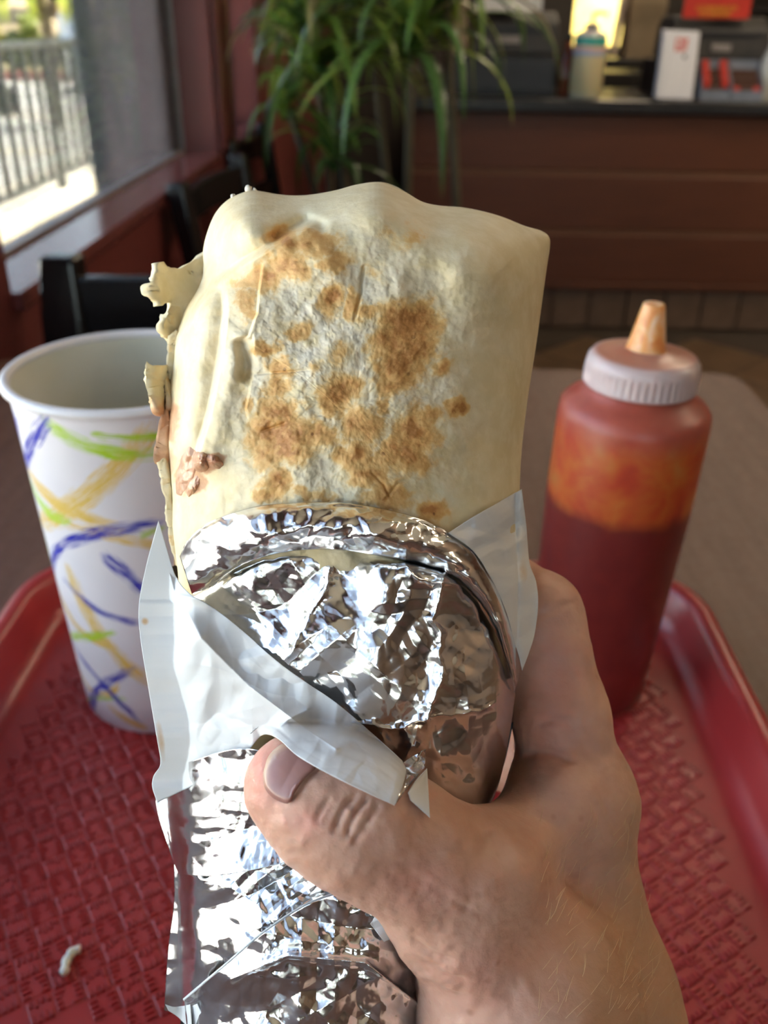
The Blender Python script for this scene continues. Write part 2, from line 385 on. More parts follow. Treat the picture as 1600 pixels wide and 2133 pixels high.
for i, (px_, py_, w, h) in enumerate(((5, 130, .9, 1.0), (48, 128, 1.0, 1.0), (95, 135, .9, .8), (130, 122, .8, 1.1), (165, 135, .7, .7), (205, 128, .9, .8))):
    p = onz(px_, 158, GZ); d = p/np.linalg.norm(p[:2]); c = np.array([p[0]*1.06, 22.0, GZ+.1])
    r = thing('bush', c, bush_say[i], 'bush', 'bushes behind the kerb')
    V, Fc = leaf_blob(c+np.array([0, 0, h*.55]), w*.26, h*.5, 420, .11, 100+i); mesh('foliage', V, Fc, M_bushes[(i*2) % 3], r)
    V, Fc = tubev([c, c+np.array([.02, 0, h*.5])], [.05, .03]); mesh('stem', V, Fc, M_bark, r)
# broad-leaved palm whose drooping fronds hang into the top of the window
pc = ony(85, 10, 12.0); pb = np.array([pc[0], 12.0, GZ])
r = thing('palm', pb, 'sunlit yellow-green palm with drooping fronds beyond the railing', 'palm')
V, Fc = tubev([pb, pb+np.array([.05, 0, .9]), np.array([pc[0], 12, pc[2]+.1])], [.09, .07, .06], 10); mesh('trunk', V, Fc, M_bark, r, True)
M_frond = simple('sunlit_frond', (.50, .56, .05), .5, scale=3, var=.3, Subsurface_Weight=0.0)
for i in range(11):
    a = 2*math.pi*i/11+.3; L = .55+.25*random.random(); V = []; Fc = []
    for s in range(9):
        q = s/8; wv = .085*math.sin(math.pi*min(1, q*.93+.07))+.006; rr = L*math.sin(q*1.75)*1.0; zz = .30*math.sin(q*2.2)-.55*q*q
        p = np.array([pc[0]+rr*math.cos(a), 12+rr*math.sin(a), pc[2]+.12+zz]); sd = np.array([-math.sin(a), math.cos(a), 0])
        V += [p-sd*wv-np.array([0, 0, wv*.4]), p, p+sd*wv-np.array([0, 0, wv*.4])]
    mesh('frond', V, [tuple(x) for x in grid_faces(9, 3)], M_frond, r, True)
# tree on the hill foot
for i, (px_, say) in enumerate(((120, 'dusty brown-green tree at the foot of the hill, left of the sign'),)):
    p = onz(px_, 110, GZ); c = np.array([p[0]*30/p[1], 30.0, GZ+.6])
    r = thing('tree', c, say, 'tree', 'trees at the foot of the hill')
    V, Fc = leaf_blob(c+np.array([0, 0, 2.4]), 1.0, .9, 500, .2, 60+i); mesh('crown', V, Fc, simple('dusty_leaves', (.17, .15, .08), .8, scale=1, var=.35), r)
    V, Fc = tubev([c, c+np.array([.1, 0, 1.2]), c+np.array([0, 0, 2.4])], [.2, .16, .08]); mesh('trunk', V, Fc, M_bark, r, True)
# blue-grey sign on a post
p = onz(164, 172, GZ); p = np.array([p[0]*17/p[1], 17.0, GZ])
r = thing('sign_post', p, 'small blue-grey sign on a slim post beside the car', 'sign')
V, Fc = tubev([p, p+np.array([0, 0, 1.15])], .035); mesh('post', V, Fc, simple('post_grey', (.20, .25, .30), .5, .3), r, True)
box('sign_plate', p[0]-.19, p[0]+.19, p[1]-.05, p[1]-.03, GZ+.85, GZ+1.22, simple('sign_blue', (.42, .52, .66), .4), r, .01)
# parked pale car
p = onz(262, 178, GZ); cx = p[0]*18.4/p[1]; cy = 18.4
r = thing('car', (cx, cy, GZ), 'pale parked car half hidden by the window pier', 'car')
M_car = simple('pale_car_paint', (.72, .73, .68), .18, .1); M_cglass = simple('car_glass', (.03, .05, .06), .06); M_tyre = simple('tyre_rubber', (.02, .02, .02), .8); M_hub = simple('wheel_hub', (.5, .5, .52), .25, .9)
def prism(prof, y0, y1):
    n = len(prof); V = [(x, y0, z) for x, z in prof]+[(x, y1, z) for x, z in prof]
    return V, [tuple(range(n)), tuple(range(n, 2*n))[::-1]]+[(i, i+n, (i+1) % n+n, (i+1) % n) for i in range(n)]
sx = lambda L: [(cx+a, GZ+b) for a, b in L]
V, Fc = prism(sx([(-.85, .22), (-.88, .52), (-.72, .72), (-.25, .80), (1.9, .82), (3.2, .78), (3.25, .25)]), cy-.8, cy+.8); bevel(mesh('body', V, Fc, M_car, r), .05)
V, Fc = prism(sx([(-.2, .80), (.25, 1.16), (.5, 1.2), (1.9, 1.2), (2.5, .82)]), cy-.68, cy+.68); bevel(mesh('cabin', V, Fc, M_cglass, r), .03)
V, Fc = prism(sx([(.2, 1.17), (.5, 1.25), (1.9, 1.25), (2.1, 1.17)]), cy-.69, cy+.69); bevel(mesh('roof', V, Fc, M_car, r), .03)
for wx in (-.35, 2.4):
    for wy in (-.82, .66):
        V, Fc = lathe([(.0, 0), (.26, 0), (.30, .03), (.30, .13), (.26, .16), (0, .16)], 24); V = np.stack([V[:, 0]+cx+wx, V[:, 2]+cy+wy, V[:, 1]+GZ+.28], -1)
        w = mesh('wheel', V, Fc, M_tyre, r, True)
        V, Fc = lathe([(0, -.012), (.15, -.012), (.17, 0), (.17, .02)], 20); V = np.stack([V[:, 0]+cx+wx, V[:, 2]+cy+wy, V[:, 1]+GZ+.28], -1); mesh('hub', V, Fc, M_hub, w, True, org=r['_org'])
for hy in (-.6, .5): box('headlamp', cx-.90, cx-.84, cy+hy-.12, cy+hy+.16, GZ+.52, GZ+.66, simple('headlamp_glass', (.9, .9, .86), .05), r, .02)
box('indicator', cx-.895, cx-.86, cy-.76, cy-.70, GZ+.45, GZ+.52, simple('amber_lens', (.8, .25, .03), .2), r)
# dark parked scooter at the left edge
p = onz(-62, 205, GZ); p = np.array([p[0]*13/p[1], 13.0, GZ])
r = thing('scooter', p, 'dark scooter parked at the left edge behind the railing', 'scooter')
M_scoot = simple('scooter_black', (.03, .032, .04), .25)
V, Fc = prism([(p[0]-.62, GZ+.3), (p[0]-.6, GZ+.62), (p[0]-.1, GZ+.66), (p[0]-.02, GZ+.36), (p[0]+.25, GZ+.32), (p[0]+.3, GZ+.85), (p[0]+.38, GZ+.85), (p[0]+.36, GZ+.25), (p[0]-.5, GZ+.22)], p[1]-.13, p[1]+.13)
bevel(mesh('body', V, Fc, M_scoot, r), .03)
for wx in (-.5, .45):
    V, Fc = lathe([(0, -.05), (.17, -.05), (.2, -.02), (.2, .02), (.17, .05), (0, .05)], 20); V = np.stack([V[:, 0]+p[0]+wx, V[:, 2]+p[1], V[:, 1]+GZ+.2], -1); mesh('wheel', V, Fc, M_tyre, r, True)
V, Fc = tubev([(p[0]+.3, p[1]-.3, GZ+.9), (p[0]+.34, p[1], GZ+.84), (p[0]+.3, p[1]+.3, GZ+.9)], .018); mesh('handlebar', V, Fc, M_scoot, r, True)
V, Fc = lathe([(0, 0), (.05, .01), (.07, .05), (.05, .09), (0, .1)], 16); V = V+np.array([p[0]+.36, p[1]-.02, GZ+.80]); mesh('headlamp', V, Fc, simple('headlamp_glass', (.9, .9, .86), .05), r, True)

# ================================================================== counter
def wood(name, col, rough=.4, stretch=(1.2, 30, 30), var=.25):
    t = NT(name); v = t.obj(); mp = t.n('ShaderNodeMapping'); mp.inputs['Scale'].default_value = stretch; t.l(v, mp.inputs[0])
    a = t.noise(mp.outputs[0], 3, 5, .6); b = t.noise(v, 1.6, 2)
    c = t.mix(.45, t.ramp(a, [(.3, tuple(x*(1-var) for x in col)), (.7, tuple(x*(1+var) for x in col))]), t.ramp(b, [(.3, tuple(x*(1-var) for x in col)), (.7, tuple(x*(1+var) for x in col))]))
    t.bsdf(c, rough, 0, t.bump(a, .05, .001)); return t.m
M_panel = wood('counter_brown_laminate', (.105, .032, .014), .45)
M_groove = wood('groove_light_wood', (.165, .072, .034), .5)
M_top = simple('counter_top_black', (.03, .03, .032), .28, var=.3, scale=60)
cnt = thing('counter', (1.6, CY0, 0), 'long dark brown panelled service counter with black top', 'counter')
CXA, CXB = .0, RX1-.05
box('core', CXA, CXB, CY0+.02, CY0+.6, .17, .80, M_groove, cnt)
for a, b in ((.192, .374), (.392, .588), (.606, .80)): bevel(mesh('panel', boxv(CXA, CXB, CY0, CY0+.02, a, b), BOXF, M_panel, cnt), .004)
for a, b in ((.374, .392), (.588, .606)): mesh('light_strip', boxv(CXA, CXB, CY0+.004, CY0+.021, a+.001, b-.001), BOXF, M_groove, cnt)
box('skirting', CXA, CXB, CY0-.012, CY0+.02, .165, .190, M_panel, cnt, .004)
box('plinth', CXA, CXB, CY0+.03, CY0+.58, 0, .17, M_grout, cnt)
t = NT('clay_skirting_tile'); oi = t.n('ShaderNodeObjectInfo'); nz = t.noise(t.obj(), 16, 4)
c = t.ramp(nz, [(.25, (.10, .058, .035)), (.75, (.165, .10, .062))]); c = t.mix(t.math('MULTIPLY', oi.outputs['Random'], .4), c, (.09, .055, .035)); t.bsdf(c, .5, 0, t.bump(nz, .15, .003)); M_bt = t.m
x = CXA; me0 = None
while x < CXB-.1:
    if me0 is None: o = mesh('skirting_tile', boxv(.003, .147, -.012, .02, .006, .160), BOXF, M_bt, cnt, org=(0, 0, 0)); me0 = o.data
    else: o = bpy.data.objects.new('skirting_tile', me0); COL.objects.link(o); o.parent = cnt
    bevel(o, .003, 1); o.location = (x-1.6, .02, 0); x += .15
ctop = bevel(mesh('counter_top', boxv(CXA-.02, CXB, CY0-.035, CY0+.68, .806, .848), BOXF, M_top, cnt), .006)
# lower back counter and shelving behind
bk = thing('back_shelf', (1.6, 5.7, 0), 'dark kitchen shelf unit standing behind the counter', 'shelf')
M_dk = simple('dark_steel', (.03, .028, .028), .4, .5)
box('cabinet', .2, 3.6, 5.5, 6.1, 0, .85, M_dk, bk, .01)
for zz in (1.15, 1.6): box('shelf_board', 1.75, 3.6, 5.6, 6.1, zz, zz+.03, M_dk, bk, .003)
for xx in (1.75, 2.6, 3.55): box('upright', xx, xx+.04, 5.6, 5.66, .85, 2.0, M_dk, bk)
TZ = .848
M_dplast = simple('charcoal_plastic', (.042, .038, .036), .5, scale=80)
M_blk = simple('black_plastic', (.018, .018, .022), .4)
M_plate = simple('grey_name_plate', (.28, .25, .24), .5)
M_paper0 = simple('plain_white_card', (.72, .70, .68), .7, var=.04)
def cpix(x, y, Y): p = ony(x, y, Y); return float(p[0]), float(p[2])
def terminal(x0, x1, yt, ym, Y, label, plate, wide):
    X0, _ = cpix(x0, 120, Y); X1, _ = cpix(x1, 120, Y); _, ZT = cpix(x0, yt, Y); _, ZM = cpix(x0, ym, Y)
    r = thing('till', ((X0+X1)/2, Y, TZ), label, 'till')
    box('drawer', X0-wide, X1, Y, Y+.32, TZ+.001, ZM-.004, M_blk, r, .004)
    box('drawer_front', X0-wide+.012, X1-.012, Y-.006, Y, TZ+.02, ZM-.02, simple('drawer_slate', (.03, .033, .04), .45), r, .003)
    V, Fc = rings([np.array([(X0+i, Y+j, ZM), (X1-i, Y+j, ZM), (X1-i, Y+.26, ZM), (X0+i, Y+.26, ZM)]) for i, j in ((0, .005),)] +
                  [np.array([(X0+.004, Y+.012, ZM+.10), (X1-.004, Y+.012, ZM+.10), (X1-.004, Y+.26, ZM+.10), (X0+.004, Y+.26, ZM+.10)]), np.array([(X0+.012, Y+.06, ZT), (X1-.012, Y+.06, ZT), (X1-.012, Y+.24, ZT), (X0+.012, Y+.24, ZT)])])
    bevel(mesh('printer_body', V, Fc, M_dplast, r), .008)
    a, z1 = cpix(plate[0], plate[1], Y); b, z0 = cpix(plate[2], plate[3], Y); box('name_plate', a, b, Y-.001, Y+.012, z0, z1, M_plate, r, .002)
    box('paper_slot', X0+.03, X1-.03, Y+.004, Y+.03, ZT-.065, ZT-.052, M_blk, r)
    box('screen_stand', (X0+X1)/2-.03, (X0+X1)/2+.03, Y+.12, Y+.18, ZT, ZT+.22, M_blk, r)
    box('screen', X0+.02, X1-.02, Y+.10, Y+.125, ZT+.10, ZT+.36, M_blk, r, .006)
    return r, X0, X1, ZM, ZT
_, X0, X1, ZM, ZT = terminal(985, 1162, 22, 112, CY0+.10, 'charcoal till behind the plant, with a sheet of white paper on top', (1036, 74, 1084, 91), .10)
a, _ = cpix(992, 10, CY0+.09); b, z0 = cpix(1128, 24, CY0+.09)
tag(box('paper_sheet', a, b, CY0+.085, CY0+.089, z0, z0+.13, M_paper0), 'white paper sheet standing on the till beside the plant', 'paper')
r2, X0, X1, ZM, ZT = terminal(1395, 1600, 32, 124, CY0+.16, 'charcoal till at the right, below the red sign', (1484, 92, 1522, 108), .02)
# red sign with yellow lettering
Y = CY0+.15; a, _ = cpix(1424, 20, Y); b, z0 = cpix(1560, 40, Y)
r = thing('sign_card', ((a+b)/2, Y, z0), 'red sign with two lines of yellow lettering on the right till', 'sign')
box('card', a, b, Y, Y+.004, z0, z0+.16, simple('sign_red', (.56, .035, .02), .45, var=.08), r, .002)
M_yel = simple('sign_yellow', (.78, .33, .03), .5)
for row, (ya, yb) in enumerate(((12, 22), (24, 34))):
    xs = 1452+row*6; m = MB(); 
    while xs < 1530-row*8:
        xa, za = cpix(xs, ya, Y-.002); xb, zb = cpix(xs+7, yb, Y-.002); k = int(xs) % 3
        m.box(xa, xa+(xb-xa)*.3, Y-.0012, Y, zb, za); m.box(xa, xb, Y-.0012, Y, za-(za-zb)*.25, za)
        if k != 1: m.box(xa, xb, Y-.0012, Y, zb, zb+(za-zb)*.25)
        if k != 0: m.box(xb-(xb-xa)*.3, xb, Y-.0012, Y, zb, za)
        xs += 9.5
    m.build('lettering', M_yel, r)
box('dark_band', a+.01, b-.02, Y-.001, Y, z0+.075, z0+.085, M_blk, r)
# cream sauce in a pump bottle
Y = CY0+.07; xc, _ = cpix(1218, 200, Y); w = (cpix(1250, 150, Y)[0]-cpix(1183, 150, Y)[0])/2; _, zs = cpix(1218, 62, Y); _, zn = cpix(1240, 20, Y)
r = thing('sauce_bottle', (xc, Y, TZ), 'tall bottle of cream sauce with a green label band on the counter', 'bottle')
t = NT('cream_sauce_bottle'); z = t.n('ShaderNodeSeparateXYZ'); t.l(t.obj(), z.inputs[0]); h = zs-TZ; nz = t.noise(t.obj(), 30, 3)
zz = t.math('ADD', t.math('DIVIDE', z.outputs[2], h), t.math('MULTIPLY', t.math('SUBTRACT', nz, .5), .04))
c = t.ramp(zz, [(0, (.66, .62, .52)), (.10, (.63, .56, .34)), (.62, (.66, .58, .36)), (.64, (.35, .42, .62)), (.70, (.42, .5, .68)), (.71, (.75, .45, .34)), (.76, (.75, .45, .34)), (.77, (.70, .70, .66)), (.78, (.05, .36, .30)), (.90, (.05, .38, .32)), (.91, (.66, .66, .62)), (1, (.62, .62, .6))], 'LINEAR')
t.bsdf(c, .25, 0, None, .5, Subsurface_Weight=.15); 
V, Fc = lathe([(0, 0), (w*.93, 0), (w, .006), (w, h*.86), (w*.92, h*.94), (w*.5, h*.99), (w*.38, h)], 40, (xc, Y, TZ)); mesh('bottle_body', V, Fc, t.m, r, True)
V, Fc = lathe([(w*.42, h), (w*.42, h+.018), (w*.12, h+.022), (w*.12, h+.05)], 20, (xc, Y, TZ)); mesh('pump_collar', V, Fc, M_plate, r, True)
V, Fc = tubev([(xc+.0, Y, TZ+h+.045), (xc+.02, Y, TZ+h+.055), (xc+.05, Y-.01, TZ+h+.048)], [.008, .007, .005]); mesh('pump_spout', V, Fc, M_plate, r, True)
# brown bottle just behind it
a, _ = cpix(1160, 140, Y+.06); b, zt = cpix(1186, 80, Y+.06); xc2 = (a+b)/2+.02; h2 = zt-TZ
r = thing('hot_sauce_bottle', (xc2, Y+.07, TZ), 'rust-brown bottle partly hidden behind the cream sauce bottle', 'bottle')
V, Fc = lathe([(0, 0), (.03, 0), (.032, .005), (.032, h2*.6), (.014, h2*.78), (.013, h2)], 28, (xc2, Y+.07, TZ)); mesh('bottle_body', V, Fc, simple('rust_glass', (.16, .03, .01), .15), r, True)
V, Fc = lathe([(.015, h2*.96), (.016, h2*1.08), (0, h2*1.08)], 20, (xc2, Y+.07, TZ)); mesh('cap', V, Fc, M_blk, r, True)
# stack of white menus leaning in a holder
Y = CY0+.03
p00, p10, p11, p01 = [ony(*q, Y+o) for q, o in (((1368, 204), 0), ((1440, 207), 0), ((1456, 68), .045), ((1386, 64), .045))]
dxy = np.array([0, .004, 0])
t = NT('menu_print'); v = t.n('ShaderNodeTexCoord').outputs['Generated']; s = t.n('ShaderNodeSeparateXYZ'); t.l(v, s.inputs[0])
nz = t.noise(v, 26, 3); base = t.ramp(nz, [(0, (.70, .69, .74)), (1, (.80, .79, .83))])
X_, Z_ = t.math('SUBTRACT', s.outputs[0], t.math('MULTIPLY', t.math('SUBTRACT', s.outputs[2], .5), .17)), s.outputs[2]
def rect(a, b, c_, d): return t.math('MULTIPLY', t.math('MULTIPLY', t.math('GREATER_THAN', X_, a), t.math('LESS_THAN', X_, b)), t.math('MULTIPLY', t.math('GREATER_THAN', Z_, c_), t.math('LESS_THAN', Z_, d)))
red = t.math('MULTIPLY', rect(.32, .66, .70, .90), t.math('GREATER_THAN', t.noise(v, 14, 2), .46))
c = t.mix(red, base, (.62, .12, .10)); c = t.mix(rect(.60, .70, .60, .66), c, (.14, .13, .14))
fr_ = t.math('SUBTRACT', rect(.22, .78, .05, .95), rect(.24, .76, .06, .94)); c = t.mix(t.math('MULTIPLY', fr_, .5), c, (.45, .44, .5)); t.bsdf(c, .6); M_menu = t.m
for i in range(5):
    g = np.array([.0025*i*(1 if i % 2 else -.6), .005*i, .001*i]); q = [p+g for p in (p00, p10, p11, p01)]
    V = [x for x in q]+[x+dxy for x in q]
    o = mesh('menu', np.array(V)-q[0], [(3, 2, 1, 0), (4, 5, 6, 7), (0, 1, 5, 4), (1, 2, 6, 5), (2, 3, 7, 6), (3, 0, 4, 7)], M_menu); o.location = q[0]
    tag(o, ['white menu with red print, front one of the leaning stack', 'white menu second from the front of the leaning stack', 'white menu in the middle of the leaning stack', 'white menu fourth from the front of the leaning stack', 'white menu at the back of the leaning stack'][i], 'menu', 'menus leaning on the counter')
a, _ = cpix(1372, 150, Y+.12); b, zt = cpix(1446, 110, Y+.12); r = thing('menu_holder', ((a+b)/2, Y+.1, TZ), 'black block that the white menus lean on', 'holder')
box('back_block', a-.02, b-.01, Y+.085, Y+.12, TZ+.001, TZ+.14, M_blk, r, .004); box('base_plate', a-.03, b, Y+.08, Y+.13, TZ+.0005, TZ+.006, M_blk, r)
# two grey sweet boxes with red-wrapped sweets
M_box = simple('grey_card_box', (.20, .22, .27), .6); M_choc = simple('brown_wrapper', (.09, .04, .025), .4); M_rw = simple('red_wrapper', (.62, .06, .04), .35)
for i, (xa, xb) in enumerate(((1456, 1516), (1519, 1584))):
    a, zb = cpix(xa, 208, CY0+.02); b, _ = cpix(xb, 208, CY0+.02)
    r = thing('sweet_box', ((a+b)/2, CY0+.06, TZ), ('open grey box of sweets beside the white menus', 'open grey box of sweets at the right end of the counter')[i], 'box', 'sweet boxes on the counter')
    box('box_base', a, b, CY0+.012, CY0+.11, TZ+.001, TZ+.006, M_box, r); box('box_front', a, b, CY0+.010, CY0+.013, TZ+.001, TZ+.035, M_box, r); box('box_back', a, b, CY0+.107, CY0+.11, TZ+.001, TZ+.13, M_box, r)
    for xx in (a, b-.003):
        V = [(xx+dx, yy, zz) for dx in (0, .003) for yy, zz in ((CY0+.012, TZ+.001), (CY0+.11, TZ+.001), (CY0+.11, TZ+.13), (CY0+.012, TZ+.045))]
        mesh('box_side', V, [(0, 1, 2, 3), (7, 6, 5, 4), (0, 4, 5, 1), (1, 5, 6, 2), (2, 6, 7, 3), (3, 7, 4, 0)], M_box, r)
    kx = 4
    for j in range(kx):
        xx = a+.008+(b-a-.016)*(j+.5)/kx; red_ = (j in (0, 3)) if i == 0 else (j in (0, 3))
        for k in range(3):
            yy = CY0+.03+k*.027; zz = TZ+.012+k*.026+(.03 if (red_ and i == 0) else 0)
            V = [(xx+sx_*w_, yy+sy_*.011, zz+h_) for h_, w_ in ((0, .010), (.022, .013), (.036, .010)) for sx_, sy_ in ((-1, -1), (1, -1), (1, 1), (-1, 1))]
            V, Fc = rings([np.array(V[q*4:q*4+4]) for q in range(3)])
            o = bevel(mesh('sweet', V-np.array([xx, yy, zz]), Fc, M_rw if (red_ and (i == 0 or k == 0)) else M_choc), .003); o.location = (xx, yy, zz)
            tag(o, '%s sweet in the %s grey box' % ('red-wrapped' if (red_ and (i == 0 or k == 0)) else 'brown-wrapped', ('left', 'right')[i]), 'sweet', '%s sweets in the %s box' % ('red' if (red_ and (i == 0 or k == 0)) else 'brown', ('left', 'right')[i]))
# pale bottle cut by the right edge
a, zt = cpix(1616, 70, CY0+.08); r = thing('water_bottle', (a, CY0+.08, TZ), 'pale clear bottle cut off by the right edge of the picture', 'bottle')
V, Fc = lathe([(0, 0), (.028, 0), (.03, .005), (.03, .13), (.014, .17), (.013, .2)], 28, (a, CY0+.08, TZ)); mesh('bottle_body', V, Fc, simple('pale_plastic', (.5, .5, .47), .2), r, True)
V, Fc = lathe([(.016, .196), (.016, .215), (0, .215)], 20, (a, CY0+.08, TZ)); mesh('cap', V, Fc, M_paper0, r, True)
# kraft bags and a pale upright strip in the kitchen behind
M_kraft = simple('kraft_paper', (.34, .26, .17), .8, var=.2, scale=9); M_pale = simple('pale_wood_strip', (.62, .50, .40), .6)
a, z0 = cpix(1300, 122, 4.6); b, _ = cpix(1385, 60, 4.6)
r = thing('paper_bag', ((a+b)/2, 4.6, z0), 'tall stack-worn brown kraft bag behind the counter', 'bag')
V, Fc = rings([np.array([(a+i, 4.6+j, zz), (b-i, 4.6+j, zz), (b-i, 4.75-j, zz), (a+i, 4.75-j, zz)]) for i, j, zz in ((.0, 0, z0), (.004, .01, z0+.12), (0, .0, z0+.22), (.02, .03, z0+.36), (.03, .06, z0+.42))])
bevel(mesh('bag_body', V, Fc, M_kraft, r), .004); box('bag_fold', a+.02, b-.02, 4.59, 4.605, z0+.40, z0+.44, M_kraft, r)
tb = thing('prep_table', ((a+b)/2, 4.65, 0), 'dark steel kitchen table under the kraft bag', 'table')
box('table_top', a-.25, b+.6, 4.5, 4.95, z0-.03, z0-.001, M_dk, tb, .004)
for xx in (a-.22, b+.54):
    for yy in (4.53, 4.88): box('leg', xx, xx+.035, yy, yy+.035, 0, z0-.03, M_dk, tb)
a, z0 = cpix(1276, 116, 4.45); b, z1 = cpix(1310, 0, 4.45)
r = thing('wooden_rod', (a, 4.45, z0), 'pale straight wooden strip leaning upright behind the cream sauce bottle', 'strip')
V = [(a, 4.50, z0), (a+.028, 4.50, z0), (a+.028, 4.52, z0), (a, 4.52, z0), (b-.005, 4.50, z1+.25), (b+.023, 4.50, z1+.25), (b+.023, 4.52, z1+.25), (b-.005, 4.52, z1+.25)]
bevel(mesh('strip', V, BOXF, M_pale, r), .003)
# cream pillar behind the plant
a, _ = cpix(936, 80, 4.3); b, _ = cpix(972, 80, 4.3); struct(box('wall_pillar', a, b, 4.3, 4.5, 0, RZ, simple('pillar_cream', (.50, .40, .30), .8)))

# ================================================================== plant
plant_base = np.array([.06, 2.86, 0.0])
pl = thing('potted_plant', plant_base, 'tall leafy potted plant with long drooping strap leaves by the window', 'plant')
V, Fc = lathe([(0, 0), (.13, 0), (.14, .01), (.17, .30), (.185, .30), (.185, .33), (.165, .33), (.16, .29), (0, .29)], 40, plant_base); mesh('pot', V, Fc, simple('brown_pot', (.07, .035, .025), .5), pl, True)
V, Fc = lathe([(0, .30), (.1, .305), (.158, .295)], 24, plant_base, False); mesh('soil', V, Fc, simple('soil', (.02, .014, .01), .95, bump=.5, scale=60), pl, True)
t = NT('strap_leaf'); oi = t.n('ShaderNodeObjectInfo'); nz = t.noise(t.obj(), 9, 3)
c = t.ramp(oi.outputs['Random'], [(0, (.04, .09, .025)), (.4, (.10, .20, .04)), (.7, (.20, .31, .045)), (.92, (.34, .40, .07)), (1, (.42, .34, .2))])
c = t.mix(t.math('MULTIPLY', nz, .3), c, (.09, .14, .04)); bs = t.bsdf(c, .30)
tl = t.n('ShaderNodeBsdfTranslucent'); t.l(c, tl.inputs[0]); mxs = t.n('ShaderNodeMixShader'); mxs.inputs[0].default_value = .3
t.l(bs.outputs[0], mxs.inputs[1]); t.l(tl.outputs[0], mxs.inputs[2]); t.l(mxs.outputs[0], t.o.inputs[0]); M_leaf = t.m
crowns = [(ony(655, 95, 2.70), 44, .40), (ony(860, 55, 2.62), 44, .44), (ony(700, 285, 2.6), 20, .24), (ony(760, -60, 2.85), 34, .42), (ony(590, 200, 2.78), 16, .30), (ony(615, 40, 2.72), 30, .36), (ony(930, 20, 2.7), 26, .36)]
g = np.random.default_rng(5)
for ci, (c0, nl, L0) in enumerate(crowns):
    V, Fc = tubev(smooth_poly([plant_base+np.array([.03*math.cos(ci*1.3), .03*math.sin(ci*1.3), .28]), plant_base*.4+c0*.6+np.array([.02*ci-.04, .03, -.25]), c0+np.array([0, 0, .02])], 14), np.linspace(.016, .010, 14), 8)
    mesh('stem', V, Fc, simple('plant_stem', (.10, .08, .045), .7), pl, True)
    for i in range(nl):
        a = g.random()*2*math.pi; el = math.radians(g.uniform(5, 75)); L = L0*g.uniform(.75, 1.3); w = g.uniform(.010, .0175); dr = g.uniform(1.1, 2.6)
        for _ in range(12):
            if c0[1]+L*.95*math.sin(a) < CY0-.06 and (c0[0]+.44)/max(1e-3, -math.cos(a)) > .14: break
            a = g.random()*2*math.pi
        if math.cos(a) < 0: L = min(L, (c0[0]+.44)/-math.cos(a)*1.05)
        h = np.array([math.cos(a), math.sin(a), 0]); sd = np.array([-math.sin(a), math.cos(a), 0]); p = c0+np.array([0, 0, g.uniform(-.09, .07)]); V = []; e = el; N = 10
        for s in range(N+1):
            q = s/N; ww = w*min(1, q*5+.35)*(1-q**3)+.0006; nrm = np.cross(h*math.cos(e)+np.array([0, 0, math.sin(e)]), sd)
            V += [p-sd*ww-nrm*ww*.35, p, p+sd*ww-nrm*ww*.35]
            p = p+(h*math.cos(e)+np.array([0, 0, math.sin(e)]))*L/N; e -= dr*(.4+1.2*q)/N*1.25; e = max(e, -1.48)
        mesh('leaf', V, [tuple(x) for x in grid_faces(N+1, 3)], M_leaf, pl, True)

# ================================================================== chairs
M_chair = wood('black_chair_lacquer', (.010, .010, .011), .22, (30, 30, 1.5))
def make_chair(name, label, group):
    """local frame: back posts at y = 0, the seat runs to -y; width along x"""
    r = thing(name, (0, 0, 0), label, 'chair', group); W = .21
    for s in (-1, 1):
        lv = []
        for q in np.linspace(0, 1, 13):
            z = .845*q; yo = .045*max(0, (q-.5)*2)**1.5+.03*max(0, .5-q); hw = .029*(1-.2*abs(q-.5)); hd = .018
            if q > .985: hw *= .85
            lv.append(np.array([(s*W-hw, yo-hd, z), (s*W+hw, yo-hd, z), (s*W+hw, yo+hd, z), (s*W-hw, yo+hd, z)]))
        V, Fc = rings(lv); bevel(mesh('back_post', V, Fc, M_chair, r), .007, 3)
        V, Fc = rings([np.array([(s*W*.95-.02, -.40-.02, z), (s*W*.95+.02, -.40-.02, z), (s*W*.95+.02, -.36, z), (s*W*.95-.02, -.36, z)])*np.array([1, 1, 1]) for z in (0, .43)]); bevel(mesh('front_leg', V, Fc, M_chair, r), .005)
        box('side_rail', s*W*.97-.01, s*W*.97+.01, -.37, -.01, .2, .225, M_chair, r, .003)
    for z0, z1 in ((.755, .822), (.63, .69), (.53, .575)):
        nseg = 10; lv = []
        for i in range(nseg+1):
            q = i/nseg*2-1; x = q*(W-.02); yo = .045*max(0, ((z0+z1)/2/.845-.5)*2)**1.5+.022*(1-q*q)
            lv.append(np.array([(x, yo-.009, z0), (x, yo+.009, z0), (x, yo+.009, z1), (x, yo-.009, z1)]))
        V, Fc = rings(lv); bevel(mesh('back_rail', V, Fc, M_chair, r), .004)
    V, Fc = rings([np.c_[rrect(-.215, .215, -.42, .0, .04), np.full(36, z)] for z in (.43, .465)]); bevel(mesh('seat', V, Fc, M_chair, r), .006)
    box('front_rail', -W*.93, W*.93, -.395, -.375, .28, .31, M_chair, r, .003)
    return r
ch = make_chair('dining_chair', 'black ladder-back chair across the table, behind the paper cup', 'black ladder-back chairs'); ch.location = (-.196, .985, 0)
ch.rotation_euler = (0, 0, math.radians(-5))
for (x, y, rz, say) in ((-.365, 1.97, 84, 'black wooden chair with its back to the window sill, nearer one'), (-.40, 2.66, 86, 'black wooden chair by the far window, nearest to the plant')):
    c = copy_tree(ch); c.scale = (1, 1, .965); c.location = (x, y, 0); c.rotation_euler = (0, 0, math.radians(rz)); c['label'] = say

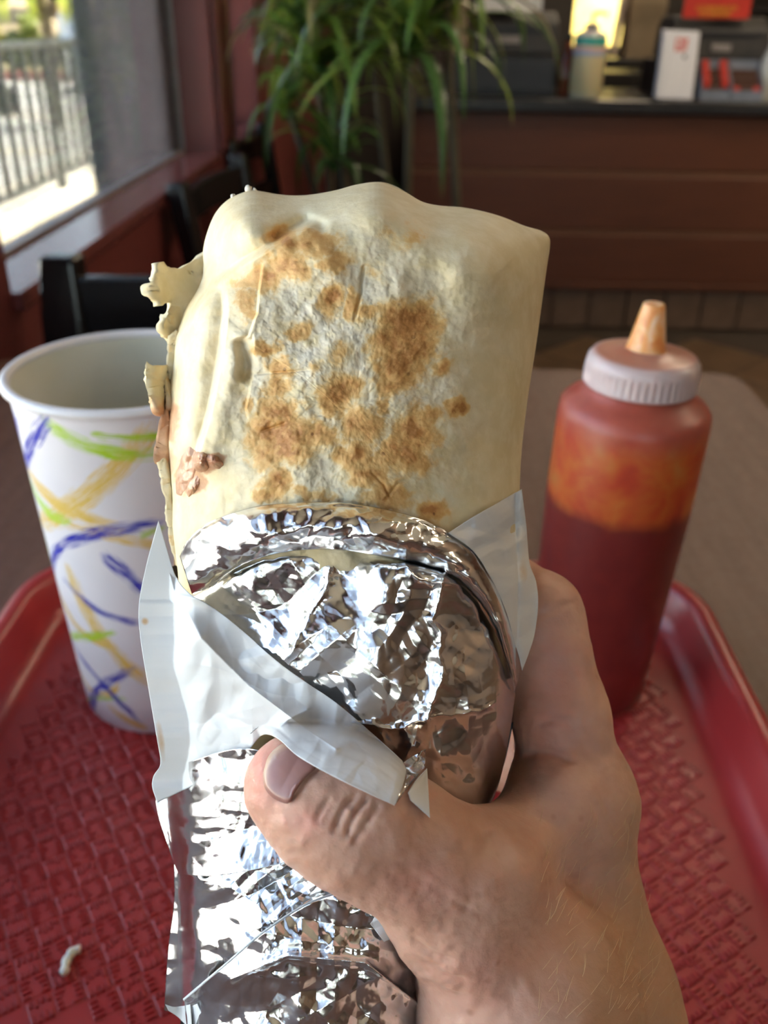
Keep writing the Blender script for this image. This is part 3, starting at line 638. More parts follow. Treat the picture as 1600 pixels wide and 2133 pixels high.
# ================================================================== table, tray
t = NT('table_laminate'); v = t.obj(); mp = t.n('ShaderNodeMapping'); mp.inputs['Scale'].default_value = (18, 1.4, 10); t.l(v, mp.inputs[0]); a = t.noise(mp.outputs[0], 5, 5, .6); b = t.noise(v, 160, 2)
c = t.ramp(a, [(.3, (.10, .040, .022)), (.7, (.145, .064, .038))]); t.bsdf(c, t.ramp(b, [(.3, .46), (.7, .58)]), 0, t.bump(b, .05, .0006)); M_table = t.m
tab = thing('dining_table', (-.05, .3, 0), 'reddish-brown laminate dining table under the red tray', 'table')
TX0, TX1, TY0, TY1, TBZ = -.455, .365, -.35, .925, .76
V, Fc = rings([np.c_[rrect(TX0, TX1, TY0, TY1, .03), np.full(36, z)] for z in (TBZ-.03, TBZ)]); bevel(mesh('table_top', V, Fc, M_table, tab), .004)
V, Fc = lathe([(.25, 0), (.25, .012), (.06, .03), (.04, .05), (.04, .70), (.12, .73)], 32, (-.05, .3, 0)); mesh('pedestal', V, Fc, M_blk, tab, True)

TRX0, TRX1, TRY0, TRY1, TRZ = -.222, .182, .155, .472, .764       # outer rim; tray underside on the table
t = NT('red_tray_plastic'); v = t.obj(); nz = t.noise(v, 220, 3); n2 = t.noise(v, 9, 3); sc_ = t.n('ShaderNodeTexNoise'); sc_.inputs['Scale'].default_value = 60; sc_.inputs['Detail'].default_value = 5
t.l(v, sc_.inputs['Vector'])
c = t.ramp(n2, [(.3, (.30, .022, .023)), (.7, (.36, .030, .030))]); t.bsdf(c, t.ramp(n2, [(.3, .28), (.7, .36)]), 0, t.bump(nz, .12, .0004)); M_tray = t.m
FZ = TRZ+.008
def trr(ins, z, r): P = rrect(TRX0+ins, TRX1-ins, TRY0+ins, TRY1-ins, r, 10); return np.c_[P, np.full(len(P), z)]
tray = thing('tray', (-.02, .31, TRZ), 'red plastic cafeteria tray with woven embossed floor on the table', 'tray')
levels = [trr(.026, TRZ-.003, .030), trr(.012, TRZ+.012, .042), trr(.006, TRZ+.026, .048), trr(0, TRZ+.024, .052), trr(-.001, TRZ+.028, .053), trr(.001, TRZ+.0325, .052), trr(.005, TRZ+.034, .048), trr(.0095, TRZ+.0335, .044), trr(.012, TRZ+.030, .042), trr(.0155, TRZ+.018, .038), trr(.019, TRZ+.011, .034), trr(.024, FZ+.0006, .030), trr(.028, FZ, .028), trr(.06, FZ, .02)]
V, Fc = rings(levels); mesh('tray_body', V, Fc, M_tray, tray, True)
# basket-weave emboss: every cell a low pad with comb ribs at both ends, alternating direction
m_v = []; m_f = []; s = .0102; g = np.random.default_rng(3)
def bar(cx, cy, ax, L, W, h0, h1):
    bx_ = np.array([-ax[1], ax[0]]); k = len(m_v); c = np.array([cx, cy])
    for ins, hh in ((0, h0), (min(.0006, W*.26), h1)):
        for a_, b_ in ((-1, -1), (1, -1), (1, 1), (-1, 1)):
            q = c+ax*a_*(L/2-ins)+bx_*b_*(W/2-ins); m_v.append((q[0], q[1], FZ+hh))
    m_f.extend([(k+4, k+5, k+6, k+7)]+[(k+i, k+(i+1) % 4, k+4+(i+1) % 4, k+4+i) for i in range(4)])
A1 = np.array([math.cos(math.radians(33)), math.sin(math.radians(33))]); A2 = np.array([-A1[1], A1[0]])
for i in range(-40, 41):
    for j in range(-40, 41):
        c = np.array([-.02, .31])+A1*i*s+A2*j*s
        if not (TRX0+.037 < c[0] < TRX1-.037 and TRY0+.037 < c[1] < TRY1-.037): continue
        ax = A1 if (i+j) % 2 == 0 else A2; bx_ = np.array([-ax[1], ax[0]])
        bar(c[0], c[1], ax, s*1.0, s*.88, -.0001, .00028)
        for e in (-1, 1):
            nn = 4
            for k in range(nn):
                L = s*g.uniform(.2, .44); o = c+bx_*s*((k+.5)/nn-.5)*.86+ax*e*(s*.48-L/2)
                bar(o[0], o[1], ax, L, s*.14, .00008, .00115)
o = mesh('woven_emboss', m_v, m_f, M_tray, tray); o['kind'] = 'stuff'

# scrap of onion on the tray
p = [onz(x, y, FZ+.0025) for x, y in ((134, 2030), (136, 2010), (143, 1992), (155, 1980), (168, 1977))]
V, Fc = tubev(smooth_poly(p, 14), np.r_[.0011, np.full(12, .0017)+.0003*np.sin(np.arange(12)*1.7), .0016], 8); V = np.array(V)
o = mesh('onion_scrap', V-p[2], Fc, simple('onion_flesh', (.75, .68, .60), .3, Subsurface_Weight=.3), None, True); o.location = p[2]; tag(o, 'small curved translucent scrap of onion lying on the red tray', 'food scrap')

# ================================================================== paper cup
CUP = np.array([-.123, .380, FZ]); CH, CRB, CRT = .1790, .0440, .0525
cup = thing('paper_cup', CUP, 'tall white paper cup with blue, green and yellow brush strokes on the tray', 'cup')
def cup_uv(px_, py_):
    d = ray(px_, py_); t_ = np.linspace(.2, .7, 4000); P = CAM+t_[:, None]*d-CUP; rr = np.hypot(P[:, 0], P[:, 1]); k = np.argmin(np.where(rr-(CRB+(CRT-CRB)*P[:, 2]/CH) <= 0, t_, 9) + (rr > .2)*9)
    if rr[k]-(CRB+(CRT-CRB)*P[k, 2]/CH) > .002: k = np.argmin(np.abs(rr-(CRB+(CRT-CRB)*P[:, 2]/CH)))
    return math.atan2(P[k, 0], -P[k, 1])*.05, P[k, 2]
t = NT('cup_print'); v = t.obj(); s = t.n('ShaderNodeSeparateXYZ'); t.l(v, s.inputs[0])
U_ = t.math('MULTIPLY', t.math('ARCTAN2', s.outputs[0], t.math('MULTIPLY', s.outputs[1], -1.0)), .05); V_ = s.outputs[2]
col = t.ramp(t.noise(v, 30, 2), [(.3, (.74, .70, .73)), (.7, (.79, .75, .77))])
BL, GR, YE = (.012, .016, .38), (.42, .62, .03), (.74, .50, .10)
strokes = [(YE, 52, [(322, 880), (235, 985), (70, 1088)]), (YE, 34, [(42, 965), (120, 1050), (260, 1100)]), (YE, 26, [(130, 1092), (240, 1118), (345, 1142)]),
           (YE, 46, [(140, 1178), (195, 1300), (318, 1425)]), (YE, 26, [(100, 1210), (150, 1290), (240, 1345)]), (YE, 18, [(138, 1390), (180, 1425), (248, 1420)]), (YE, 24, [(222, 1462), (262, 1497), (312, 1518)]),
           (GR, 34, [(82, 868), (190, 932), (345, 940)]), (GR, 20, [(190, 905), (260, 912), (345, 905)]), (GR, 30, [(38, 985), (82, 1045), (145, 1082)]), (GR, 26, [(125, 1328), (180, 1326), (240, 1318)]), (GR, 16, [(172, 1472), (208, 1455), (262, 1456)]), (GR, 22, [(72, 1110), (85, 1160), (104, 1205)]),
           (GR, 16, [(290, 1120), (318, 1108), (345, 1098)]),
           (BL, 44, [(30, 862), (28, 920), (44, 985)]), (BL, 36, [(100, 868), (70, 915), (36, 975)]), (BL, 30, [(104, 1208), (175, 1118), (345, 1086)]), (BL, 34, [(212, 1152), (262, 1195), (312, 1240)]), (BL, 20, [(132, 1203), (200, 1268), (310, 1298)]), (BL, 22, [(128, 1322), (205, 1415), (296, 1508)]), (BL, 26, [(188, 1498), (212, 1430), (280, 1392)]), (BL, 16, [(196, 1500), (195, 1480), (200, 1455)])]
def to_arc(P):
    (ax, ay), (bx, by), (cx_, cy_) = P; d = 2*(ax*(by-cy_)+bx*(cy_-ay)+cx_*(ay-by)); d = d if abs(d) > 1e-9 else 1e-9
    ux = ((ax*ax+ay*ay)*(by-cy_)+(bx*bx+by*by)*(cy_-ay)+(cx_*cx_+cy_*cy_)*(ay-by))/d; uy = ((ax*ax+ay*ay)*(cx_-bx)+(bx*bx+by*by)*(ax-cx_)+(cx_*cx_+cy_*cy_)*(bx-ax))/d
    R = math.hypot(ax-ux, ay-uy); am = math.atan2(by-uy, bx-ux); w = lambda q: (q+math.pi) % (2*math.pi)-math.pi
    d0, d1 = w(math.atan2(ay-uy, ax-ux)-am), w(math.atan2(cy_-uy, cx_-ux)-am); return ux, uy, R, am, d0, d1
arcs = []
for c_, wpx, P in strokes:
    arcs.append((c_, wpx*.40/F, to_arc([cup_uv(*q) for q in P])))
gg = random.Random(4)
for k in range(12):                                             # the print goes on round the back of the cup
    u0 = gg.choice((-1, 1))*gg.uniform(.085, .15); v0 = gg.uniform(.02, .16); a_ = gg.uniform(0, 6.28); L = gg.uniform(.02, .035); nx, ny = math.cos(a_), math.sin(a_); b_ = gg.uniform(-.01, .01)
    arcs.append(((BL, GR, YE)[k % 3], gg.uniform(.004, .009), to_arc([(u0-nx*L, v0-ny*L), (u0-ny*b_, v0+nx*b_), (u0+nx*L, v0+ny*L)])))
gt = bpy.data.node_groups.new('brush_stroke', 'ShaderNodeTree')
for nm, ty in (('Color', 'NodeSocketColor'), ('U', 'NodeSocketFloat'), ('V', 'NodeSocketFloat'), ('CU', 'NodeSocketFloat'), ('CV', 'NodeSocketFloat'), ('R', 'NodeSocketFloat'), ('Cos', 'NodeSocketFloat'), ('Sin', 'NodeSocketFloat'), ('Mid', 'NodeSocketFloat'), ('Half', 'NodeSocketFloat'), ('Width', 'NodeSocketFloat'), ('Seed', 'NodeSocketFloat'), ('Ink', 'NodeSocketColor')):
    gt.interface.new_socket(nm, in_out='INPUT', socket_type=ty)
gt.interface.new_socket('Color', in_out='OUTPUT', socket_type='NodeSocketColor')
q = NT.__new__(NT); q.t = gt; gi = q.n('NodeGroupInput').outputs; go = q.n('NodeGroupOutput')
du = q.math('SUBTRACT', gi['U'], gi['CU']); dv = q.math('SUBTRACT', gi['V'], gi['CV'])
rad = q.math('SUBTRACT', q.math('SQRT', q.math('ADD', q.math('MULTIPLY', du, du), q.math('MULTIPLY', dv, dv))), gi['R'])
ang = q.math('ARCTAN2', q.math('ADD', q.math('MULTIPLY', du, gi['Sin']), q.math('MULTIPLY', dv, gi['Cos'])), q.math('SUBTRACT', q.math('MULTIPLY', du, gi['Cos']), q.math('MULTIPLY', dv, gi['Sin'])))
cv = q.n('ShaderNodeCombineXYZ'); q.l(q.math('MULTIPLY', rad, 2300.0), cv.inputs[0]); q.l(q.math('MULTIPLY', q.math('MULTIPLY', ang, gi['R']), 80.0), cv.inputs[1]); q.l(gi['Seed'], cv.inputs[2])
nz = q.noise(cv.outputs[0], 1.0, 2, .5); e = q.math('DIVIDE', q.math('MULTIPLY', rad, 2.0), gi['Width']); f_ = q.math('ABSOLUTE', q.math('DIVIDE', q.math('SUBTRACT', ang, gi['Mid']), gi['Half']))
lev = q.math('ADD', q.math('MULTIPLY', e, e), q.math('POWER', f_, 6.0)); thr = q.math('ADD', .40, q.math('MULTIPLY', lev, .15))
msk = q.math('MULTIPLY', q.math('MULTIPLY', q.math('SUBTRACT', nz, thr), 22.0, clamp=True), q.math('LESS_THAN', lev, 1.25)); q.l(q.mix(msk, gi['Color'], gi['Ink']), go.inputs[0])
for k, (c_, wm, (ux, uy, R, am, d0, d1)) in enumerate(arcs):
    gn = t.n('ShaderNodeGroup'); gn.node_tree = gt; t.l(col, gn.inputs['Color']); t.l(U_, gn.inputs['U']); t.l(V_, gn.inputs['V'])
    for nm, vv in (('CU', ux), ('CV', uy), ('R', R), ('Cos', math.cos(-am)), ('Sin', math.sin(-am)), ('Mid', (d0+d1)/2), ('Half', abs(d1-d0)/2), ('Width', wm), ('Seed', k*3.7)): gn.inputs[nm].default_value = vv
    gn.inputs['Ink'].default_value = (*c_, 1); col = gn.outputs[0]
t.bsdf(col, .42, 0, None, .4, Subsurface_Weight=.0); M_cup = t.m
t = NT('cup_inside'); v = t.obj(); nz = t.noise(v, 14, 3); c = t.ramp(nz, [(.3, (.60, .57, .44)), (.7, (.70, .67, .60))])
vo = t.n('ShaderNodeTexVoronoi'); vo.inputs['Scale'].default_value = 42; t.l(v, vo.inputs['Vector']); spot = t.math('MULTIPLY', t.math('LESS_THAN', vo.outputs['Distance'], .10), .5)
c = t.mix(spot, c, (.62, .20, .14)); t.bsdf(c, .38); M_cupin = t.m
V, Fc = lathe([(CRB-.004, 0), (CRB, .0005), (CRB+(CRT-CRB)*.5, CH*.5), (CRT-.0004, CH-.003)], 96, CUP, False); mesh('cup_wall', V, Fc, M_cup, cup, True)
V, Fc = lathe([(0, .008), (CRB-.001, .008), (CRB+(CRT-CRB)*.5-.001, CH*.5), (CRT-.0012, CH-.002)], 96, CUP, False); mesh('cup_lining', V, Fc, M_cupin, cup, True)
th = np.linspace(0, 2*math.pi, 13)[:-1]; prof = np.c_[CRT+.0004+.0024*np.cos(th), CH-.001+.0022*np.sin(th)]; V, Fc = lathe(np.vstack([prof, prof[:1]]), 96, CUP, False)
mesh('cup_rim', V, Fc, simple('cup_rim_white', (.76, .73, .75), .35, var=.03), cup, True)
V, Fc = lathe([(0, .004), (CRB-.004, .004), (CRB-.004, 0)], 64, CUP, False); mesh('cup_base', V, Fc, simple('cup_rim_white', (.76, .73, .75), .35), cup, True)

# ================================================================== squeeze bottle of red sauce
BT = np.array([.104, .384, FZ]); BR, BSH = .0345, .166
bt = thing('squeeze_bottle', BT, 'clear squeeze bottle of red sauce with a ridged white cap on the tray', 'bottle')
zlev = float(ony(1280, 1090, BT[1]-BR*.9)[2]-FZ)
t = NT('sauce_in_bottle'); v = t.obj(); s = t.n('ShaderNodeSeparateXYZ'); t.l(v, s.inputs[0]); n1 = t.noise(v, 48, 4, .55, .4); n2 = t.noise(v, 110, 3)
film = t.ramp(n1, [(.28, (.25, .014, .008)), (.44, (.40, .040, .010)), (.58, (.46, .10, .016)), (.74, (.46, .17, .04))])
full = t.ramp(n2, [(.3, (.13, .010, .008)), (.7, (.16, .014, .010))]); hd = t.ramp(n1, [(.3, (.32, .05, .03)), (.7, (.40, .085, .05))])
zz = t.math('ADD', s.outputs[2], t.math('MULTIPLY', t.math('SUBTRACT', n1, .5), .010))
m1 = t.math('MULTIPLY', t.math('SUBTRACT', zz, zlev-.003), 160.0, clamp=True); m2 = t.math('MULTIPLY', t.math('SUBTRACT', zz, BSH-.014), 90.0, clamp=True)
c = t.mix(m1, full, film); c = t.mix(m2, c, hd); t.bsdf(c, .42, 0, None, .55, Subsurface_Weight=.30, Subsurface_Radius=(.02, .006, .003), Subsurface_Scale=.25, Coat_Weight=.0); M_sauce = t.m
prof = [(0, .002), (BR-.009, 0), (BR-.005, .001), (BR-.0034, .004), (BR-.003, .012), (BR, BSH-.05), (BR, BSH-.006), (BR-.0006, BSH-.002), (BR-.003, BSH+.001), (BR-.007, BSH+.0035), (.0215, BSH+.0085), (.021, BSH+.018)]
V, Fc = lathe(prof, 96, BT); mesh('bottle_body', V, Fc, M_sauce, bt, True)
t = NT('frosted_cap'); n1 = t.noise(t.obj(), 40, 3); s = t.n('ShaderNodeSeparateXYZ'); t.l(t.obj(), s.inputs[0]); rr = t.math('SQRT', t.math('ADD', t.math('MULTIPLY', s.outputs[0], s.outputs[0]), t.math('MULTIPLY', s.outputs[1], s.outputs[1])))
st = t.math('MULTIPLY', t.math('MULTIPLY', t.math('SUBTRACT', .0236, rr), 320.0, clamp=True), t.ramp(n1, [(.3, .75), (.6, .95)]))
c = t.mix(st, t.ramp(n1, [(.3, (.50, .38, .36)), (.7, (.58, .46, .44))]), (.46, .15, .08)); t.bsdf(c, .32, 0, None, .5, Subsurface_Weight=.4, Subsurface_Radius=(.02, .012, .01), Subsurface_Scale=.3); M_cap = t.m
CR = .0256; cz = BSH+.0085; n = 192; levs = []
for r_, z_, rid in ((CR-.001, 0, 0), (CR, .0008, 0), (CR, .002, 1), (CR-.0002, .0085, 1), (CR-.0004, .0092, 0), (CR-.0008, .0118, 0), (CR-.0026, .0142, 0), (CR-.0055, .0149, 0), (.014, .0156, 0), (.0105, .0166, 0), (.0096, .0172, 0), (.0092, .0165, 0)):
    a_ = np.arange(n)*2*math.pi/n; q = r_-(rid*.0007*(np.arange(n) % 4 < 2)); levs.append(np.stack([BT[0]+q*np.cos(a_), BT[1]+q*np.sin(a_), np.full(n, BT[2]+cz+z_)], -1))
V, Fc = rings(levs, False, True); mesh('cap', V, Fc, M_cap, bt, True)
t = NT('stained_nozzle'); n1 = t.noise(t.obj(), 120, 4, .6, .8); t.bsdf(t.ramp(n1, [(.3, (.66, .20, .04)), (.5, (.78, .36, .12)), (.68, (.80, .55, .36))]), .28, 0, None, .5, Subsurface_Weight=.4, Subsurface_Radius=(.02, .01, .006), Subsurface_Scale=.3)
V, Fc = lathe([(.0098, .0155), (.0088, .0172), (.0080, .020), (.0048, .0365), (.0044, .0372), (.0022, .0372), (.0020, .033)], 48, BT+np.array([0, 0, cz])); mesh('nozzle', V, Fc, t.m, bt, True)

bt.rotation_euler = (0, math.radians(1.5), 0)

# ================================================================== the wrapped burrito
D0 = .200                                                        # depth of the burrito's middle
OUT = [(376, 1290), (371, 1200), (362, 1120), (353, 1040), (348, 980), (345, 920), (348, 850), (353, 790), (360, 730), (368, 685), (386, 645), (408, 610), (421, 580), (424, 552), (423, 522), (432, 482),
       (450, 442), (478, 414), (520, 397), (548, 399), (575, 404), (610, 407), (650, 405), (700, 396), (745, 384), (790, 379), (822, 387), (850, 403), (880, 420), (915, 428), (965, 432), (1010, 441), (1050, 453), (1092, 470), (1126, 480), (1143, 492), (1146, 512),
       (1139, 560), (1128, 640), (1117, 720), (1104, 800), (1093, 880), (1086, 950), (1083, 1020), (1084, 1100), (1080, 1200), (1072, 1290)]
LEFT = [(500, 424), (560, 423), (600, 412), (645, 386), (700, 365), (790, 353), (920, 345), (1040, 353), (1200, 352), (1300, 345), (1400, 338), (1600, 338), (1700, 345), (1800, 362), (2000, 360), (2300, 385)]
RIGHT = [(500, 1146), (640, 1128), (800, 1104), (950, 1086), (1100, 1085), (1200, 1092), (1300, 1090), (1400, 1085), (1500, 1075), (1600, 1055), (1700, 1010), (1800, 965), (2000, 905), (2300, 880)]
TOPY_ = [(424, 500), (432, 470), (450, 440), (478, 414), (520, 397), (575, 404), (650, 405), (745, 384), (790, 379), (850, 403), (915, 428), (1010, 441), (1092, 470), (1143, 490)]
TOPY = [tuple(q) for q in smooth_poly(TOPY_, 80)]
def xl(y): return np.interp(y, *zip(*LEFT))
def xr(y): return np.interp(y, *zip(*RIGHT))
def thick(y): return np.interp(y, [400, 700, 1100, 1350, 1600, 1800, 2000, 2300], [.033, .034, .033, .031, .026, .025, .026, .024])
def body_w(x, y):
    a, b = xl(y), xr(y); s = (x-(a+b)/2)/((b-a)/2)
    return thick(y)*np.clip(1-np.abs(s)**2.6, 0, 1)**(1/2.0)
bur = thing('burrito', at(740, 1100, D0), 'large toasted flour-tortilla burrito held up in the middle of the picture', 'burrito')

t = NT('tortilla'); at_ = t.n('ShaderNodeVertexColor'); at_.layer_name = 'toast'; s = t.n('ShaderNodeSeparateColor'); t.l(at_.outputs[0], s.inputs[0]); v = t.obj()
f1 = t.noise(v, 900, 4, .65); f2 = t.noise(v, 240, 4, .6); f3 = t.noise(v, 60, 3)
base = t.ramp(f3, [(.3, (.62, .49, .27)), (.7, (.71, .585, .355))]); base = t.mix(t.ramp(f2, [(.42, 0), (.7, .45)]), base, (.78, .68, .49))
base = t.mix(s.outputs[2], base, t.ramp(f2, [(.3, (.62, .545, .43)), (.7, (.78, .715, .60))]))
tm = t.math('ADD', s.outputs[0], t.math('MULTIPLY', t.math('SUBTRACT', f2, .5), .55)); tm = t.math('ADD', tm, t.math('MULTIPLY', t.math('SUBTRACT', f1, .5), .45))
toast = t.ramp(tm, [(.22, (.72, .55, .29)), (.48, (.67, .42, .165)), (.80, (.58, .31, .10)), (1.1, (.40, .17, .045))])
c = t.mix(t.ramp(tm, [(.20, 0), (.55, 1)]), base, toast)
c = t.mix(t.ramp(t.math('ADD', s.outputs[1], t.math('MULTIPLY', t.math('SUBTRACT', f2, .5), .5)), [(.3, 0), (.65, .9)]), c, t.ramp(f2, [(.3, (.40, .16, .075)), (.7, (.58, .32, .16))]))
sp = t.n('ShaderNodeTexVoronoi'); sp.inputs['Scale'].default_value = 330; t.l(v, sp.inputs['Vector']); spk = t.math('MULTIPLY', t.math('LESS_THAN', sp.outputs['Distance'], .14), t.ramp(s.outputs[0], [(.5, 0), (.9, .6)]))
spk = t.math('MULTIPLY', spk, t.ramp(t.noise(v, 130, 2), [(.52, 0), (.6, 1)])); c = t.mix(spk, c, (.13, .04, .015))
bmp = t.bump(f1, .20, .0004, t.bump(f2, .20, .0007))
t.bsdf(c, .55, 0, bmp, .35); M_tort = t.m

blobs = [(595, 495, 34, 22, .9), (660, 506, 44, 24, .75), (595, 545, 55, 40, .85), (696, 545, 36, 22, .75), (561, 585, 38, 30, .85), (512, 640, 24, 40, .75), (510, 590, 40, 18, .6), (682, 621, 28, 32, .9), (730, 630, 16, 26, .8), (764, 652, 30, 20, .8), (617, 686, 26, 22, .7),
         (556, 720, 26, 16, .95), (578, 757, 34, 22, .7), (848, 690, 62, 62, 1.1), (800, 655, 50, 22, .7), (831, 752, 50, 40, .95), (915, 760, 30, 18, .8), (875, 730, 40, 24, .8), (713, 821, 40, 42, 1.05), (820, 795, 42, 34, .85), (797, 845, 18, 26, .85), (578, 800, 32, 34, .85), (584, 855, 40, 36, .95),
         (592, 900, 60, 42, 1.05), (655, 905, 46, 30, .85), (598, 948, 56, 30, 1.0), (560, 930, 40, 50, .85), (752, 890, 44, 38, .9), (735, 950, 46, 30, .85), (870, 900, 48, 36, .95), (842, 950, 52, 34, .95), (890, 860, 30, 26, .8), (578, 1010, 26, 34, .85), (560, 1032, 30, 14, .8), (764, 990, 56, 32, .85), (820, 1024, 36, 24, .85),
         (800, 1050, 60, 22, .8), (949, 844, 24, 20, .95), (899, 1060, 28, 26, 1.0), (850, 495, 50, 34, .52), (640, 1038, 46, 16, .75), (900, 1120, 40, 30, .6), (655, 760, 20, 16, .5), (640, 835, 22, 14, .5), (700, 740, 26, 30, .55), (520, 850, 14, 22, .6), (765, 720, 20, 20, .5), (780, 560, 30, 14, .4)]
def toast_map(x, y):
    wx = x+46*(fbm(x/60, y/60, 1)-.5)+18*(fbm(x/16, y/16, 3)-.5); wy = y+46*(fbm(x/60+9, y/60+4, 2)-.5)+18*(fbm(x/16+5, y/16, 4)-.5)
    m = np.zeros_like(x)
    for bx, by, rx, ry, a in blobs: m = np.maximum(m, a*np.exp(-(((wx-bx)/rx)**2+((wy-by)/ry)**2)**1.2*.62))
    m = m*(.62+.76*fbm(x/22, y/22, 6)) + .10*(fbm(x/9, y/9, 8)-.5)
    zone = np.exp(-((((x-710)/250)**2+((y-790)/300)**2)**2)); pale = zone*sstep(.35, .62, fbm(x/34, y/34, 9)+.12)*np.clip(1-m*1.6, 0, 1)
    bean = np.zeros_like(x)
    for bx, by, rx, ry, a in ((392, 985, 36, 44, 1.0), (440, 962, 24, 20, .9), (358, 880, 20, 52, .7), (350, 960, 14, 40, .5)): bean = np.maximum(bean, a*np.exp(-(((wx-bx)/rx)**2+((wy-by)/ry)**2)**2))
    return np.clip(m, 0, 1), bean, np.clip(pale*.75, 0, 1), zone
def detail(x, y, zone, m):
    """folds and relief in metres, + is towards the viewer"""
    P = np.stack([x, y], -1); h = .0030*(fbm(x/130, y/130, 0)-.5)+.0012*(fbm(x/48, y/48, 5)-.5)
    def fold(poly, amp, w, decay, lip=0.0):                      # a sheet edge: one side high, the other side low
        d, s_, q = seg_dist(P, poly); e = sstep(0, .10, q)*sstep(1.0, .86, q); sd = d*s_
        return amp*e*(sstep(-w, w, sd)-.5)*2*np.exp(-d/decay)+lip*e*np.exp(-(np.clip(sd-w*.5, -9, 999)/(w*1.6))**2)*(sd > -w*2)
    def valley(poly, amp, w):
        d, s_, q = seg_dist(P, poly); e = sstep(0, .15, q)*sstep(1.0, .8, q); return -amp*e*np.exp(-(d/w)**2)
    # lower sheet lapping over the rolled end, top left
    h += fold([(668, 452), (620, 480), (565, 512), (500, 550), (445, 590), (405, 640), (380, 690)], -.0032, 9, 110, .0)
    h += valley([(690, 478), (640, 458), (600, 476), (550, 505)], .0036, 14)
    h += .0070*np.exp(-(((x-500)/70)**2+((y-480)/62)**2))                       # rolled end
    h += .0040*np.exp(-(((x-800)/150)**2+((y-440)/40)**2)) - .0030*np.exp(-(((x-655)/60)**2+((y-430)/40)**2))
    # the long roll down the left side and the sheet that overlaps it
    h += fold([(466, 585), (470, 650), (462, 720), (450, 790), (436, 860), (415, 930), (392, 1000)], -.0028, 8, 85, .0)
    h += .0046*np.exp(-(seg_dist(P, [(425, 640), (412, 740), (402, 840), (385, 930)])[0]/34)**2)
    h += valley([(500, 700), (512, 760), (508, 800)], .0030, 14) + .0018*np.exp(-(seg_dist(P, [(486, 740), (470, 830), (440, 930)])[0]/24)**2)
    # peeling skins and cracks
    def flake(poly, amp=.0009): return fold(poly, amp*.75, 2.5, 22)
    h += flake([(548, 545), (540, 600), (536, 650), (518, 700), (500, 712)], -.0009)+flake([(528, 690), (526, 750), (522, 800), (512, 850), (520, 880)], -.0009)
    h += valley([(760, 545), (754, 580), (752, 610), (742, 650), (736, 680)], .0006, 3.5)
    for poly in ([(520, 780), (580, 776), (660, 770)], [(770, 980), (800, 1010), (815, 1040)], [(800, 1045), (830, 1005), (850, 1000)], [(540, 900), (600, 880)]): h += valley(poly, .0004, 3.0)
    h += .0036*np.exp(-(((x-1000)/120)**2+((y-520)/90)**2)) - .0016*np.exp(-(((x-905)/50)**2+((y-600)/130)**2))
    bl = fbm(x/19, y/19, 10, 3); h += zone*(.00028*(sstep(.38, .66, bl)-.5)*np.clip(1-m, .25, 1)+.00016*(fbm(x/7, y/7, 12, 2)-.5))
    h += .0006*np.clip(m, 0, 1)*(fbm(x/20, y/20, 13)-.3)*.6
    return h
FG = 2.1
def capf(x, y): dt = np.clip((y-np.interp(x, *zip(*TOPY)))/165, 0, 1); return np.clip(1-(1-dt)**2.3, 0, 1)**(1/2.0)
NA, NR = 1100, 250
ol = smooth_poly(OUT+[(900, 1300), (720, 1310), (540, 1300), OUT[0]], NA+1)[:-1]; cc = np.array([735, 850.0]); rho = np.linspace(0, 1, NR)**.85
P = cc+rho[None, :, None]*(ol-cc)[:, None, :]; X, Y = P[..., 0], P[..., 1]
tm_, bean_, pale_, zone_ = toast_map(X, Y)
edge = np.sqrt(np.clip(1-rho[None, :]**6, 0, 1)); wv = body_w(X, Y)*capf(X, Y)
lo = sstep(1290, 1150, Y)                                       # the lower rim hides inside the foil
W = wv + detail(X, Y, zone_, tm_)*np.clip(wv/.012, 0, 1)*(0.25+.75*edge) - (1-lo)*.004
front = atv(X, Y, D0-W)
mid = atv(X, Y, np.full_like(X, D0)); backw = (body_w(X, Y)*capf(X, Y))[:, ::5]+.0008*(fbm(X[:, ::5]/60, Y[:, ::5]/60, 7)-.5)
back = mid[:, ::5]+fw*(backw*np.sqrt(np.clip(1-rho[None, ::5]**4, 0, 1)))[..., None]
nb = back.shape[1]
V = np.vstack([front.reshape(-1, 3), back.reshape(-1, 3)])
fa = grid_faces(NA, NR, close_n=True); fb = grid_faces(NA, nb, close_n=True)[:, ::-1]+NA*NR
i = np.arange(NA); j = (i+1) % NA; rim = np.stack([i*NR+NR-1, j*NR+NR-1, NA*NR+j*nb+nb-1, NA*NR+i*nb+nb-1], -1)
tb_ = mesh('tortilla', V, np.vstack([fa, fb, rim])[:, ::-1].copy(), M_tort, bur, True)
def paint_attr(o, r, g_, b):
    ca = o.data.color_attributes.new('toast', 'FLOAT_COLOR', 'POINT'); ca.data.foreach_set('color', np.stack([r, g_, b, np.ones_like(r)], -1).astype(np.float32).ravel())
bx_ = np.zeros(back.shape[:2])
paint_attr(tb_, np.r_[tm_.ravel(), (.75*sstep(.55, .7, fbm(X[:, ::5]/50, Y[:, ::5]/50, 3))).ravel()], np.r_[bean_.ravel(), bx_.ravel()], np.r_[pale_.ravel(), bx_.ravel()])
